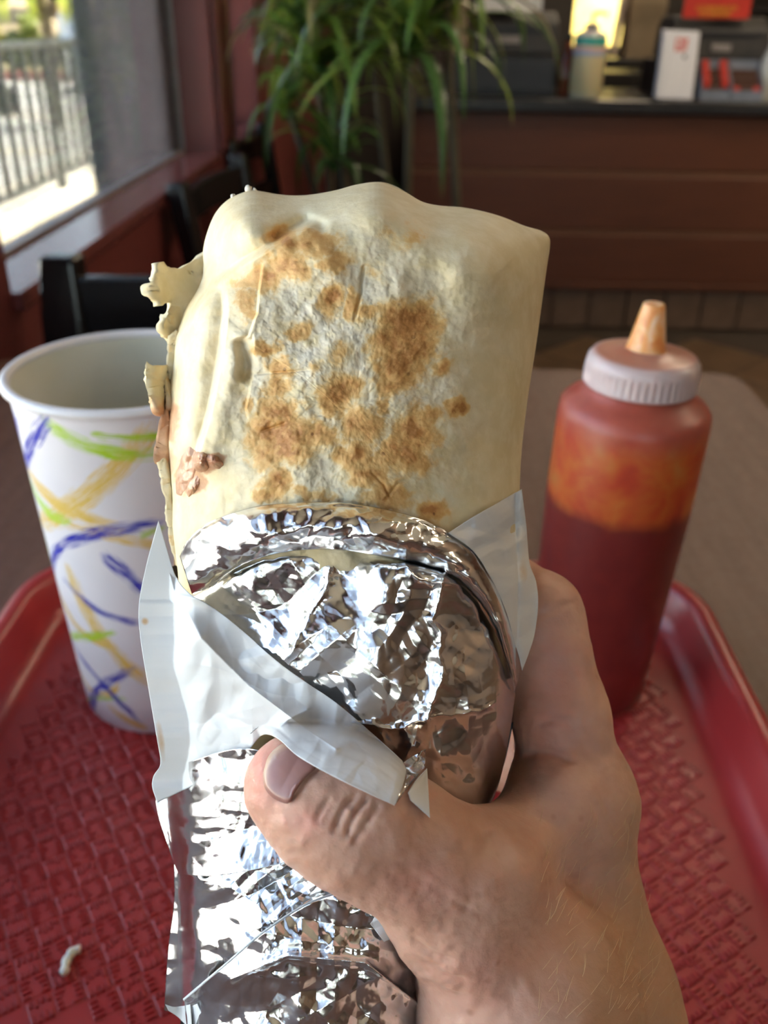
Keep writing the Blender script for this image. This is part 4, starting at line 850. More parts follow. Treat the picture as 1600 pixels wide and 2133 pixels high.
# torn, frayed edges of the tortilla hanging out at the left: thin sheets with real thickness
def torn(name, poly, dfun, th, seed, jag=3.0, parent=bur, mat=None, bean=0.0, step=5):
    poly = np.array(poly, float); per = np.linalg.norm(np.diff(np.vstack([poly, poly[:1]]), axis=0), axis=1).sum(); n = int(per/step)
    q = smooth_poly(np.vstack([poly, poly[:1]]), n+1)[:-1]; g = np.random.default_rng(seed)
    k = np.convolve(np.r_[g.normal(size=n)], [.25, .5, .25], 'same')[:, None]*jag; nn = np.roll(q, -1, 0)-np.roll(q, 1, 0); nn = np.stack([nn[:, 1], -nn[:, 0]], 1)/(np.linalg.norm(nn, axis=1)[:, None]+1e-9); q = q+nn*k*.6
    bm = bmesh.new(); vs = [bm.verts.new((p[0], p[1], 0)) for p in q]; es = [bm.edges.new((vs[i], vs[(i+1) % n])) for i in range(n)]
    bmesh.ops.triangle_fill(bm, use_beauty=True, use_dissolve=False, edges=es)
    for _ in range(2):
        ed = [e for e in bm.edges if e.calc_length() > step*1.8 and not e.is_boundary]
        if ed: bmesh.ops.subdivide_edges(bm, edges=ed, cuts=1)
        bmesh.ops.triangulate(bm, faces=bm.faces[:]); bmesh.ops.beautify_fill(bm, faces=bm.faces[:], edges=[e for e in bm.edges if not e.is_boundary])
    bm.verts.ensure_lookup_table(); xy = np.array([v_.co[:2] for v_ in bm.verts]); tris = np.array([[v_.index for v_ in f_.verts] for f_ in bm.faces]); bm.verts.index_update()
    tris = np.array([[v_.index for v_ in f_.verts] for f_ in bm.faces]); bm.free()
    o = mesh(name, atv(xy[:, 0], xy[:, 1], dfun(xy[:, 0], xy[:, 1])), tris, mat or M_tort, parent, True)
    so_ = o.modifiers.new('thickness', 'SOLIDIFY'); so_.thickness = th; so_.offset = 0
    paint_attr(o, .35*sstep(.5, .7, fbm(xy[:, 0]/25, xy[:, 1]/25, seed)), np.clip(bean*sstep(760, 900, xy[:, 1])*(.6+.8*fbm(xy[:, 0]/20, xy[:, 1]/20, 2)), 0, 1), np.zeros(len(xy)))
    return o
wob = lambda k, a=.004: (lambda x, y: a*(fbm(x/40+k, y/40, k)-.5))
torn('torn_edge', [(440, 515), (405, 540), (372, 560), (352, 558), (330, 550), (322, 552), (316, 580), (301, 600), (304, 615), (324, 626), (328, 638), (348, 628), (352, 640), (340, 662), (334, 684), (344, 702), (362, 718), (385, 700), (420, 640), (445, 580)],
     lambda x, y: D0-.004+.006*np.clip((x-300)/120, 0, 1)+wob(3, .003)(x, y)-.004*np.exp(-((x-318)/22)**2), .0019, 1, 3.2)
torn('torn_edge', [(306, 754), (322, 762), (345, 764), (352, 800), (358, 840), (350, 866), (330, 862), (318, 846), (306, 812), (302, 780)], lambda x, y: D0-.009+wob(5, .002)(x, y)+.004*np.exp(-((x-345)/14)**2), .0022, 2, 2.2, bean=.8)
torn('torn_edge', [(336, 862), (352, 852), (356, 905), (352, 962), (326, 964), (322, 945), (330, 905)], lambda x, y: D0-.006+wob(7, .0015)(x, y), .0026, 3, 2.2, bean=.75)
torn('torn_edge', [(330, 962), (350, 958), (360, 1030), (372, 1110), (382, 1172), (374, 1180), (366, 1170), (352, 1100), (342, 1030), (336, 990)], lambda x, y: D0-.006+wob(9, .0015)(x, y), .0026, 4, 1.6)
torn('torn_edge', [(352, 700), (372, 690), (366, 760), (352, 800), (346, 812), (348, 760)], lambda x, y: D0-.004+wob(11, .003)(x, y), .0020, 5, 1.6)
for k, (x, y, s_) in enumerate(((518, 395, .0009), (486, 410, .0006), (530, 396, .0005))):
    bm = bmesh.new(); bmesh.ops.create_icosphere(bm, subdivisions=2, radius=s_)
    for v_ in bm.verts: v_.co *= 1+.5*(random.random()-.5)
    c0 = at(x, y, D0-.001); Vv = [np.array(v_.co)+c0 for v_ in bm.verts]; ff = [tuple(q.index for q in f_.verts) for f_ in bm.faces]; bm.free(); mesh('crumb', Vv, ff, simple('crumb_white', (.8, .74, .62), .7), bur, True)
# smear of beans squeezed through the seam: low lumps following the tortilla
def surf_depth(x, y):
    m0, b0, p0, z0_ = toast_map(x, y); w0 = body_w(x, y)*capf(x, y); return D0-w0-detail(x, y, z0_, m0)*np.clip(w0/.012, 0, 1)*.9
def lump(name, cx_, cy_, rx, ry, hgt, rot, seed, mat):
    n, k = 48, 14; a_ = np.linspace(0, 2*math.pi, n, endpoint=False); rr_ = np.linspace(0, 1, k); A, R_ = np.meshgrid(a_, rr_, indexing='ij')
    wv_ = 1+.25*(fbm(np.cos(A)*1.5+seed, np.sin(A)*1.5, seed)-.5)*2; ex, ey = R_*np.cos(A)*rx*wv_, R_*np.sin(A)*ry*wv_
    x = cx_+ex*math.cos(rot)-ey*math.sin(rot); y = cy_+ex*math.sin(rot)+ey*math.cos(rot); hh = hgt*np.clip(1-R_**2, 0, 1)*(.5+1.0*fbm(x/12, y/12, seed))-.0003
    return mesh(name, atv(x, y, surf_depth(x, y)-hh), grid_faces(n, k, close_n=True)[:, ::-1].copy(), mat, bur, True)
t = NT('bean_paste'); f2 = t.noise(t.obj(), 260, 4, .6); t.bsdf(t.ramp(f2, [(.3, (.40, .185, .11)), (.7, (.56, .31, .175))]), .32, 0, t.bump(f2, .4, .001), .5, Subsurface_Weight=.2, Subsurface_Radius=(.006, .003, .002), Subsurface_Scale=.5); M_bean = t.m
lump('bean_smear', 418, 962, 20, 22, .0032, .2, 3, M_bean); lump('bean_smear', 443, 962, 26, 16, .0020, .3, 4, M_bean); lump('bean_smear', 388, 982, 20, 52, .0014, .3, 5, M_bean); lump('bean_smear', 402, 1012, 12, 24, .0018, .4, 6, M_bean)

# ================================================================== hand: one continuous skin grown from tapered bones
def cs(px_, py_, d): return np.array([(px_-CX)/F*d, (py_-CY)/F*d, d])
J = {'tip': (606, 1633, .1605, .0080), 'pad': (655, 1660, .1598, .0100), 'ip': (745, 1706, .1600, .0112), 'ph': (850, 1772, .164, .0112), 'mcp': (968, 1858, .172, .0142),
     'cmc': (1092, 2080, .184, .0200), 'imcp': (1192, 1668, .204, .0120), 'imid': (1168, 1490, .203, .0106), 'ipip': (1122, 1284, .205, .0100), 'imp': (1010, 1190, .232, .0090), 'idip': (900, 1170, .252, .0082), 'itip': (790, 1200, .256, .0070),
     'wr': (1198, 2090, .205, .0200), 'wrl': (1105, 2240, .196, .0215), 'wrr': (1236, 2260, .200, .0210), 'arml': (1170, 3300, .178, .028), 'armr': (1340, 3300, .184, .028),
     'mmcp': (1190, 1700, .224, .0125), 'mpip': (1130, 1420, .236, .0102), 'mdip': (960, 1400, .262, .0085), 'mtip': (830, 1430, .262, .0072),
     'rmcp': (1180, 1790, .242, .0120), 'rpip': (1110, 1580, .256, .0098), 'rdip': (950, 1580, .268, .0083), 'rtip': (850, 1600, .262, .0070),
     'pmcp': (1170, 1880, .256, .0110), 'ppip': (1090, 1730, .266, .0085), 'pdip': (960, 1740, .268, .0072), 'ptip': (880, 1750, .262, .0062),
     'webA': (1010, 1822, .178, .0100), 'webB': (1158, 1690, .196, .0098), 'palm': (1130, 1890, .215, .0175)}
bones = [('tip', 'pad'), ('pad', 'ip'), ('ip', 'ph'), ('ph', 'mcp'), ('mcp', 'cmc'), ('cmc', 'wrl'), ('imcp', 'imid'), ('imid', 'ipip'), ('ipip', 'imp'), ('imp', 'idip'), ('idip', 'itip'), ('imcp', 'wr'), ('wr', 'wrr'), ('wrl', 'arml'), ('wrr', 'armr'), ('cmc', 'wr'), ('wrl', 'wrr'), ('arml', 'armr'),
         ('webA', 'webB'), ('mcp', 'webA'), ('webB', 'imcp'), ('mmcp', 'mpip'), ('mpip', 'mdip'), ('mdip', 'mtip'), ('rmcp', 'rpip'), ('rpip', 'rdip'), ('rdip', 'rtip'), ('pmcp', 'ppip'), ('ppip', 'pdip'), ('pdip', 'ptip'),
         ('mmcp', 'wr'), ('rmcp', 'wr'), ('pmcp', 'wr'), ('palm', 'cmc'), ('palm', 'imcp'), ('palm', 'wr')]
C3 = {k: cs(*v[:3]) for k, v in J.items()}; RD = {k: v[3] for k, v in J.items()}
K0 = .0065
def hand_sdf(P, use=None):
    P = P.astype(np.float32); acc = None; x, y, z = P[..., 0], P[..., 1], P[..., 2]
    for a, b in (use or bones):
        pa, pb, ra, rb = C3[a].astype(np.float32), C3[b].astype(np.float32), RD[a], RD[b]; ba = pb-pa; u, v_, w = x-pa[0], y-pa[1], z-pa[2]
        h = np.clip((u*ba[0]+v_*ba[1]+w*ba[2])/np.float32(ba@ba), 0, 1); d = np.sqrt((u-h*ba[0])**2+(v_-h*ba[1])**2+(w-h*ba[2])**2)-(np.float32(ra)+np.float32(rb-ra)*h)
        if acc is None: acc = d
        else:
            finger = a[0] in 'imrp' and b[0] in 'imrp' and a not in ('ip', 'palm', 'mcp', 'pad', 'ph') and b not in ('ip', 'ph', 'mcp')
            k = .0035 if (finger and a[1:] not in ('mcp',)) else K0
            q = np.maximum(k-np.abs(acc-d), 0)/k; acc = np.minimum(acc, d)-q*q*k*.25
    return acc
def surface_nets(lo, hi, vox):
    n = np.ceil((hi-lo)/vox).astype(int)+1; ax = [lo[i]+vox*np.arange(n[i]) for i in range(3)]; G = np.empty(n, np.float32)
    for i0 in range(0, n[0], 12):
        g = np.stack(np.meshgrid(ax[0][i0:i0+12], ax[1], ax[2], indexing='ij'), -1); G[i0:i0+12] = hand_sdf(g)
    S = G < 0; c = [G[dx:n[0]-1+dx, dy:n[1]-1+dy, dz:n[2]-1+dz] for dx in (0, 1) for dy in (0, 1) for dz in (0, 1)]
    sg = np.stack([q < 0 for q in c]); act = sg.any(0) & ~sg.all(0); idx = np.full(act.shape, -1); ii = np.argwhere(act); idx[act] = np.arange(len(ii))
    cv = np.stack([q[act] for q in c]); off = np.array([(dx, dy, dz) for dx in (0, 1) for dy in (0, 1) for dz in (0, 1)], float)
    sm = np.zeros((len(ii), 3)); ct = np.zeros(len(ii))
    for a in range(8):
        for b in range(a+1, 8):
            if np.abs(off[a]-off[b]).sum() != 1: continue
            x = (cv[a] < 0) != (cv[b] < 0); tt = np.where(x, cv[a]/np.where(x, cv[a]-cv[b], 1), 0); sm += np.where(x[:, None], off[a]+tt[:, None]*(off[b]-off[a]), 0); ct += x
    V = lo+vox*(ii+sm/ct[:, None]); Fq = []
    for d in range(3):
        e1, e2 = [(1, 2), (2, 0), (0, 1)][d]; sl = [slice(None)]*3; s0 = list(sl); s1 = list(sl); s0[d] = slice(0, -1); s1[d] = slice(1, None)
        x = S[tuple(s0)] != S[tuple(s1)]; q = np.argwhere(x); q = q[(q[:, e1] > 0) & (q[:, e2] > 0) & (q[:, e1] < n[e1]-1) & (q[:, e2] < n[e2]-1)]
        ins = S[q[:, 0], q[:, 1], q[:, 2]]; u1 = np.zeros(3, int); u1[e1] = 1; u2 = np.zeros(3, int); u2[e2] = 1; g = lambda o: idx[tuple((q-o).T)]
        f = np.stack([g(0*u1), g(u1), g(u1+u2), g(u2)], -1); f[~ins] = f[~ins][:, ::-1]; Fq.append(f)
    return V, np.vstack(Fq)
allc = np.array(list(C3.values())); lo = allc.min(0)-.03; hi = allc.max(0)+.03; hi[1] = cs(0, 3200, .18)[1]
Vh, Fh = surface_nets(lo, hi, .00115)
# smooth twice, then Catmull-Clark once for finer creases
def lap(V, Fq, it):
    e = np.vstack([Fq[:, [0, 1]], Fq[:, [1, 2]], Fq[:, [2, 3]], Fq[:, [3, 0]]])
    for _ in range(it):
        s_ = np.zeros_like(V); c_ = np.zeros(len(V))
        for a, b in ((0, 1), (1, 0)): np.add.at(s_, e[:, a], V[e[:, b]]); np.add.at(c_, e[:, a], 1)
        V = V+.5*(s_/np.maximum(c_, 1)[:, None]-V)
    return V
Vh = lap(Vh, Fh, 3)
def to_world(Vc): return CAM+Vc[:, :1]*rt-Vc[:, 1:2]*up+Vc[:, 2:3]*fw
tmp = mesh('tmp', Vh, Fh, None, None, True); ms = tmp.modifiers.new('s', 'SUBSURF'); ms.levels = 1
ev = tmp.evaluated_get(bpy.context.evaluated_depsgraph_get()); me2 = bpy.data.meshes.new_from_object(ev); N_ = len(me2.vertices)
Vh = np.empty(N_*3, np.float32); me2.vertices.foreach_get('co', Vh); Vh = Vh.reshape(-1, 3).astype(float); nr = np.empty(N_*3, np.float32); me2.vertices.foreach_get('normal', nr); nr = nr.reshape(-1, 3)
Fh = np.empty(len(me2.loops), np.int32); me2.loops.foreach_get('vertex_index', Fh); Fh = Fh.reshape(-1, 4)
bpy.data.objects.remove(tmp, do_unlink=True)
hx = CX+F*Vh[:, 0]/Vh[:, 2]; hy = CY+F*Vh[:, 1]/Vh[:, 2]; PH = np.stack([hx, hy], -1); facing = np.clip(-nr[:, 2], 0, 1)
if np.mean(nr[Vh[:, 2] < np.percentile(Vh[:, 2], 5), 2]) > 0: facing = np.clip(nr[:, 2], 0, 1); nr = -nr
def hv(poly, amp, w):
    pl_ = smooth_poly(poly, 14); lo_, hi_ = pl_.min(0)-4*w, pl_.max(0)+4*w; k = np.where((facing > .02) & (PH > lo_).all(1) & (PH < hi_).all(1))[0]; o_ = np.zeros(N_)
    d, s_, q = seg_dist(PH[k], pl_); o_[k] = -amp*sstep(0, .2, q)*sstep(1, .8, q)*np.exp(-(d/w)**2); return o_
hd_ = np.zeros(N_)
creases = [([(748, 1648), (712, 1690), (693, 1740)], .0010, 5), ([(772, 1655), (738, 1700), (718, 1752)], .0010, 5), ([(795, 1668), (762, 1720), (730, 1762)], .0008, 5), ([(690, 1655), (668, 1690), (656, 1718)], .0006, 5), ([(712, 1650), (690, 1690), (672, 1722)], .00030, 4), ([(727, 1652), (703, 1690)], .00025, 4),
           ([(602, 1674), (622, 1646), (650, 1612), (668, 1594)], .00050, 7), ([(600, 1674), (575, 1662), (556, 1640)], .00040, 5),
           ([(985, 1722), (1050, 1700), (1120, 1700), (1180, 1740)], .0006, 10), ([(1000, 1745), (1060, 1735), (1110, 1750)], .0005, 9), ([(1080, 1590), (1110, 1568), (1150, 1570), (1200, 1600)], .0008, 10), ([(1105, 1290), (1150, 1272), (1200, 1250), (1216, 1246)], .0005, 8), ([(1110, 1510), (1160, 1500), (1210, 1512)], .0005, 9),
           ([(850, 1950), (900, 1990), (960, 2010)], .0006, 9), ([(860, 1995), (920, 2030), (985, 2050)], .0006, 9), ([(872, 2040), (930, 2075), (990, 2090)], .0005, 9), ([(1215, 1650), (1240, 1700), (1262, 1760)], .0003, 7), ([(1235, 1640), (1262, 1690), (1285, 1750)], .0003, 7)]
for k in range(9): creases.append(([(745+k*22, 1800+k*13), (790+k*21, 1795+k*12), (850+k*20, 1800+k*14)], .00022, 5))
for poly, a, w in creases: hd_ += hv(poly, a, w)
hd_ += .0016*np.exp(-(seg_dist(PH, [(1000, 1860), (1120, 1770), (1200, 1700)])[0]/60)**2)*.4 - .0030*np.exp(-(((hx-1120)/120)**2+((hy-1960)/130)**2)) + .0020*np.exp(-(((hx-1180)/60)**2+((hy-1640)/60)**2))
hd_ += .0016*(fbm(hx/80, hy/80, 4)-.5)+.00030*(fbm(hx/16, hy/16, 6)-.5)
Vh = Vh+nr*(hd_*np.clip(facing*2, 0, 1))[:, None]
t = NT('skin'); va = t.n('ShaderNodeVertexColor'); va.layer_name = 'tone'; s = t.n('ShaderNodeSeparateColor'); t.l(va.outputs[0], s.inputs[0]); v = t.obj(); f1 = t.noise(v, 70, 4, .6); f2 = t.noise(v, 420, 4, .6); f3 = t.noise(v, 1400, 3, .6)
c = t.ramp(f1, [(.3, (.52, .275, .19)), (.7, (.62, .365, .27))]); c = t.mix(t.math('MULTIPLY', s.outputs[0], t.ramp(f2, [(.3, .7), (.7, 1)])), c, (.66, .25, .19)); c = t.mix(s.outputs[1], c, (.44, .245, .135))
vo = t.n('ShaderNodeTexVoronoi'); vo.inputs['Scale'].default_value = 260; t.l(v, vo.inputs['Vector']); fk = t.math('MULTIPLY', t.ramp(vo.outputs['Distance'], [(.08, 1), (.26, 0)]), t.ramp(t.noise(v, 60, 2), [(.52, 0), (.66, .4)])); c = t.mix(fk, c, (.30, .12, .06))
t.bsdf(c, t.ramp(f2, [(.3, .42), (.7, .55)]), 0, t.bump(f3, .30, .0003, t.bump(f2, .22, .0005)), .4, Subsurface_Weight=.25, Subsurface_Radius=(.006, .0022, .0012), Subsurface_Scale=.6); M_skin = t.m
hand_org = to_world(cs(1210, 2250, .19)[None])[0]
hand = thing('person', hand_org, 'bare hand gripping the wrapped burrito, thumb across the front', 'person')
ho = mesh('skin_surface', to_world(Vh), Fh if np.linalg.det(np.stack([rt, -up, fw])) > 0 else Fh[:, ::-1].copy(), M_skin, hand, True)
redm = np.clip(1.0*np.exp(-(((hx-548)/42)**2+((hy-1600)/80)**2))+.6*np.exp(-(((hx-640)/40)**2+((hy-1715)/34)**2))+.45*np.exp(-(((hx-880)/90)**2+((hy-1850)/60)**2))+.6*np.exp(-(((hx-1150)/60)**2+((hy-1440)/160)**2))+.35*np.exp(-(((hx-1000)/120)**2+((hy-2050)/80)**2)), 0, 1)
side_shade = np.clip(sstep(1180, 1330, hx+.25*(hy-1900))*.8, 0, 1)  # shade down the right of the hand, painted in as darker brown
ca = ho.data.color_attributes.new('tone', 'FLOAT_COLOR', 'POINT'); ca.data.foreach_set('color', np.stack([redm, side_shade, redm*0, redm*0+1], -1).astype(np.float32).ravel())
near_bones = [b for b in bones if all(k in ('tip', 'pad', 'ip', 'ph', 'mcp', 'cmc', 'wrl', 'wr', 'wrr', 'webA', 'webB', 'imcp', 'imid', 'ipip') for k in b)]
# depth of the hand's near surface for a pixel
def hand_front(x, y, start=.125, end=.235):
    x = np.atleast_1d(np.asarray(x, float)); y = np.atleast_1d(np.asarray(y, float)); d = np.full(x.shape, start); hit = np.zeros(x.shape, bool)
    rr_ = np.stack([(x-CX)/F, (y-CY)/F, np.ones_like(x)], -1)
    for _ in range(26): s_ = hand_sdf(rr_*d[:, None], near_bones).astype(float); hit |= s_ < .0003; d = np.where(hit, d, d+np.maximum(s_, .0002)*.9)
    return np.where(hit & (d < end), d, np.nan)
# thumb nail: a curved plate let into the thumb tip
no = np.array([(592, 1546), (570, 1562), (553, 1585), (547, 1612), (551, 1640), (566, 1660), (586, 1671), (602, 1673), (612, 1655), (626, 1634), (642, 1615), (660, 1597), (655, 1575), (640, 1556), (615, 1545)], float)
q = smooth_poly(np.vstack([no, no[:1]]), 65)[:-1]; c0 = np.array([600, 1610.]); R_ = np.linspace(0, 1, 16); P = c0+R_[None, :, None]*(q-c0)[:, None]; x, y = P[..., 0], P[..., 1]
d = hand_front(x.ravel(), y.ravel()).reshape(x.shape); d = np.where(np.isnan(d), np.nanmean(d), d); prof = np.sqrt(np.clip(1-R_**10, 0, 1))
u_ = ((x-600)*.83+(y-1615)*.55)/70
d = d+.0001-.0009*prof[None, :]-.0004*prof[None, :]*(1-u_**2)
t = NT('thumb_nail'); f2 = t.noise(t.obj(), 200, 3); va = t.n('ShaderNodeVertexColor'); va.layer_name = 'tone'; s = t.n('ShaderNodeSeparateColor'); t.l(va.outputs[0], s.inputs[0])
t.bsdf(t.mix(s.outputs[0], t.ramp(f2, [(.3, (.32, .15, .125)), (.7, (.37, .185, .155))]), (.52, .34, .23)), .27, 0, None, .5, Subsurface_Weight=.15, Subsurface_Radius=(.004, .002, .001), Subsurface_Scale=.4)
no_ = mesh('thumb_nail', atv(x, y, d), grid_faces(64, 16, close_n=True)[:, ::-1].copy(), t.m, hand, True)
lun = (sstep(.62, 1.0, np.broadcast_to(R_, x.shape))*sstep(-.1, -.8, u_)).ravel(); ca = no_.data.color_attributes.new('tone', 'FLOAT_COLOR', 'POINT'); ca.data.foreach_set('color', np.stack([lun, lun, lun, lun*0+1], -1).astype(np.float32).ravel())
# fine pale hairs on the back of the hand
g = np.random.default_rng(9); m = MB(); hxs = g.uniform(1120, 1420, 150); hys = g.uniform(1690, 2130, 150); dd = hand_front(hxs, hys)
for x, y, d in zip(hxs, hys, dd):
    if np.isnan(d): continue
    a_ = math.radians(g.uniform(95, 135)); L = g.uniform(25, 60); bn = g.uniform(-12, 12)
    pts = [at(x+L*q*math.cos(a_)*-1+bn*q*q, y+L*q*math.sin(a_)*-1, d+.0002-.0022*math.sin(q*2.2)) for q in np.linspace(0, 1, 6)]
    V, Fc = tubev(pts, np.linspace(.000055, .00002, 6), 3); m.add(V, Fc)
o = m.build('hand_hair', simple('pale_hair', (.62, .42, .22), .4), hand); o['kind'] = 'stuff'

# ================================================================== foil and paper
t = NT('aluminium_foil'); v = t.obj(); f2 = t.noise(v, 300, 4, .6); f3 = t.noise(v, 80, 3)
t.bsdf(t.ramp(f3, [(.3, (.80, .80, .82)), (.7, (.90, .90, .91))]), t.ramp(f2, [(.3, .13), (.7, .22)]), 1.0, t.bump(f2, .07, .0004)); M_foil = t.m
t = NT('waxed_paper'); v = t.obj(); f2 = t.noise(v, 160, 4, .6); f3 = t.noise(v, 34, 3); va = t.n('ShaderNodeVertexColor'); va.layer_name = 'stain'; s = t.n('ShaderNodeSeparateColor'); t.l(va.outputs[0], s.inputs[0])
c = t.ramp(f3, [(.3, (.80, .79, .78)), (.7, (.87, .86, .85))]); c = t.mix(t.ramp(t.math('ADD', s.outputs[0], t.math('MULTIPLY', t.math('SUBTRACT', f2, .5), .6)), [(.3, 0), (.8, .85)]), c, (.66, .40, .16))
pb_ = t.bsdf(c, .38, 0, t.bump(f2, .06, .0006), .45); tl = t.n('ShaderNodeBsdfTranslucent'); t.l(c, tl.inputs[0]); mxs = t.n('ShaderNodeMixShader'); mxs.inputs[0].default_value = .22
t.l(pb_.outputs[0], mxs.inputs[1]); t.l(tl.outputs[0], mxs.inputs[2]); t.l(mxs.outputs[0], t.o.inputs[0]); M_wax = t.m
def tfi(top, bot, left=None, right=None, n=160, m_=120):
    T, B = smooth_poly(top, n), smooth_poly(bot, n)
    Lf = smooth_poly(left, m_) if left is not None else T[0]+np.linspace(0, 1, m_)[:, None]*(B[0]-T[0]); Rg = smooth_poly(right, m_) if right is not None else T[-1]+np.linspace(0, 1, m_)[:, None]*(B[-1]-T[-1])
    u_, v_ = np.linspace(0, 1, n)[:, None, None], np.linspace(0, 1, m_)[None, :, None]
    return (1-v_)*T[:, None]+v_*B[:, None]+(1-u_)*Lf[None]+u_*Rg[None]-((1-u_)*(1-v_)*T[0]+u_*(1-v_)*T[-1]+(1-u_)*v_*B[0]+u_*v_*B[-1])
def sheet(name, P, dfun, mat, parent, th=.00012, stain=None):
    x, y = P[..., 0], P[..., 1]; d = dfun(x, y); n, k = x.shape
    o = mesh(name, atv(x, y, d), grid_faces(n, k)[:, ::-1].copy(), mat, parent, True); so_ = o.modifiers.new('thickness', 'SOLIDIFY'); so_.thickness = th; so_.offset = -1
    if stain is not None:
        st_ = stain(x, y).ravel(); ca = o.data.color_attributes.new('stain', 'FLOAT_COLOR', 'POINT'); ca.data.foreach_set('color', np.stack([st_, st_, st_, st_*0+1], -1).astype(np.float32).ravel())
    return o
def fsurf(x, y): return D0-body_w(x, y)
foil = thing('foil_wrapper', at(740, 1900, D0), 'crumpled silver aluminium foil wrapped around the lower burrito', 'foil')
E1 = [(374, 1158), (394, 1122), (440, 1086), (520, 1058), (600, 1048), (700, 1046), (800, 1060), (880, 1082), (940, 1112), (990, 1152), (1030, 1212), (1060, 1282), (1078, 1345), (1083, 1410)]
E2 = [(400, 1238), (440, 1222), (490, 1185), (550, 1160), (620, 1147), (700, 1146), (790, 1158), (880, 1178), (940, 1198), (990, 1242), (1028, 1300), (1052, 1370), (1072, 1440)]
B2 = [(400, 1252), (480, 1340), (590, 1440), (700, 1540), (800, 1650), (870, 1720), (930, 1755), (985, 1752), (1012, 1700), (1040, 1630), (1060, 1540), (1074, 1445)]
def cr(seed, scale, amp, big=0.0, bs=160): return lambda x, y: amp*(crumple(x, y, seed, scale)-.5)+.26*amp*(crumple(x, y, seed+50, scale*.32)-.5)+.05*amp*(crumple(x, y, seed+51, scale*.12)-.5)+big*(crumple(x, y, seed+90, bs)-.5)
def band_d(x, y):
    d1 = seg_dist(np.stack([x, y], -1), smooth_poly(E1, 26))[0]; d2 = seg_dist(np.stack([x, y], -1), smooth_poly(E2, 26))[0]; q = d1/(d1+d2+1e-6)
    return fsurf(x, y)-.0022-.0050*np.sin(math.pi*np.clip(q, 0, 1))**.8+(cr(21, 95, .0024, .0034, 200)(x, y)+.0013*(crumple(x, y, 22, 34)-.5))*np.clip(d1/8, .1, 1)
sheet('foil_band', tfi(E1, E2, n=360, m_=70), band_d, M_foil, foil)
def main_d(x, y):
    d2 = seg_dist(np.stack([x, y], -1), smooth_poly(E2, 26))[0]
    wx_, wy_ = x+40*(fbm(x/70, y/70, 3)-.5), y+40*(fbm(x/70+5, y/70, 4)-.5); Pw = np.stack([wx_, wy_], -1)
    ridge = .0016*np.exp(-(seg_dist(Pw, [(932, 1200), (905, 1300), (918, 1420), (896, 1500)])[0]/9))+.0016*np.exp(-(seg_dist(Pw, [(590, 1380), (640, 1290), (700, 1195)])[0]/16))+.0010*np.exp(-(seg_dist(Pw, [(700, 1505), (800, 1520), (900, 1500), (1030, 1470)])[0]/6))+.0012*np.exp(-(seg_dist(Pw, [(840, 1170), (900, 1215), (960, 1220)])[0]/10))
    return fsurf(x, y)-.0022-ridge+.0035*np.exp(-d2/10)+cr(5, 150, .0034, .0050, 330)(x, y)+.0024*sstep(820, 930, x+.3*(y-1400))*(crumple(x, y*.6, 7, 60)-.5)
sheet('foil_front', tfi(E2, B2, n=420, m_=260), main_d, M_foil, foil)
T3 = [(318, 1625), (400, 1585), (520, 1560), (660, 1610), (770, 1690), (860, 1760)]; B3 = [(372, 1822), (450, 1824), (560, 1805), (670, 1777), (770, 1772), (880, 1800)]
sheet('foil_middle', tfi(T3, B3, [(318, 1625), (330, 1700), (352, 1770), (372, 1822)], n=300, m_=140), lambda x, y: fsurf(x, y)-.0030-.0025*sstep(1690, 1810, y)+.006*sstep(400, 330, x)+cr(31, 130, .0036, .003, 260)(x, y), M_foil, foil)
T4 = [(362, 1800), (450, 1812), (560, 1796), (670, 1768), (780, 1772), (900, 1830)]; B4 = [(342, 2105), (400, 2110), (500, 2030), (580, 1970), (700, 1920), (900, 1950)]
sheet('foil_lower', tfi(T4, B4, [(362, 1800), (362, 1880), (350, 1980), (342, 2105)], n=300, m_=200), lambda x, y: fsurf(np.maximum(x, 372), y)-.0018+.007*sstep(420, 340, x)+cr(41, 140, .0036, .004, 300)(x, y), M_foil, foil)
T5 = [(384, 2085), (470, 2012), (550, 1944), (640, 1886), (720, 1858), (766, 1850), (840, 1875), (920, 1940)]; B5 = [(405, 2330), (520, 2350), (700, 2350), (800, 2340), (930, 2300)]
sheet('foil_bottom', tfi(T5, B5, n=300, m_=240), lambda x, y: fsurf(np.maximum(x, 385), np.minimum(y, 2290))-.0068-.0025*np.exp(-(seg_dist(np.stack([x, y], -1), [(480, 2040), (600, 1990), (760, 2005), (870, 2090)])[0]/9))+.004*sstep(460, 385, x)+cr(61, 120, .0036, .004, 260)(x, y), M_foil, foil)
# the foil round the back and under the end
n, k = 90, 120; yy = np.linspace(1180, 2330, n); fi = np.linspace(0, math.pi, k); Y_, FI = np.meshgrid(yy, fi, indexing='ij'); hw = (xr(Y_)-xl(Y_))/2; xc = (xr(Y_)+xl(Y_))/2
X_ = xc-(hw-4)*np.cos(FI); endt = np.sqrt(np.clip(1-((Y_-1180)/1150)**8, .02, 1))
V = atv(X_, Y_, np.full_like(X_, D0))+fw*((thick(Y_)*np.sin(FI)**.8*endt+.0015+.0025*(crumple(X_*1.0+FI*200, Y_, 71, 90)-.5)))[..., None]
sheet_o = mesh('foil_back', V, grid_faces(n, k), M_foil, foil, True)
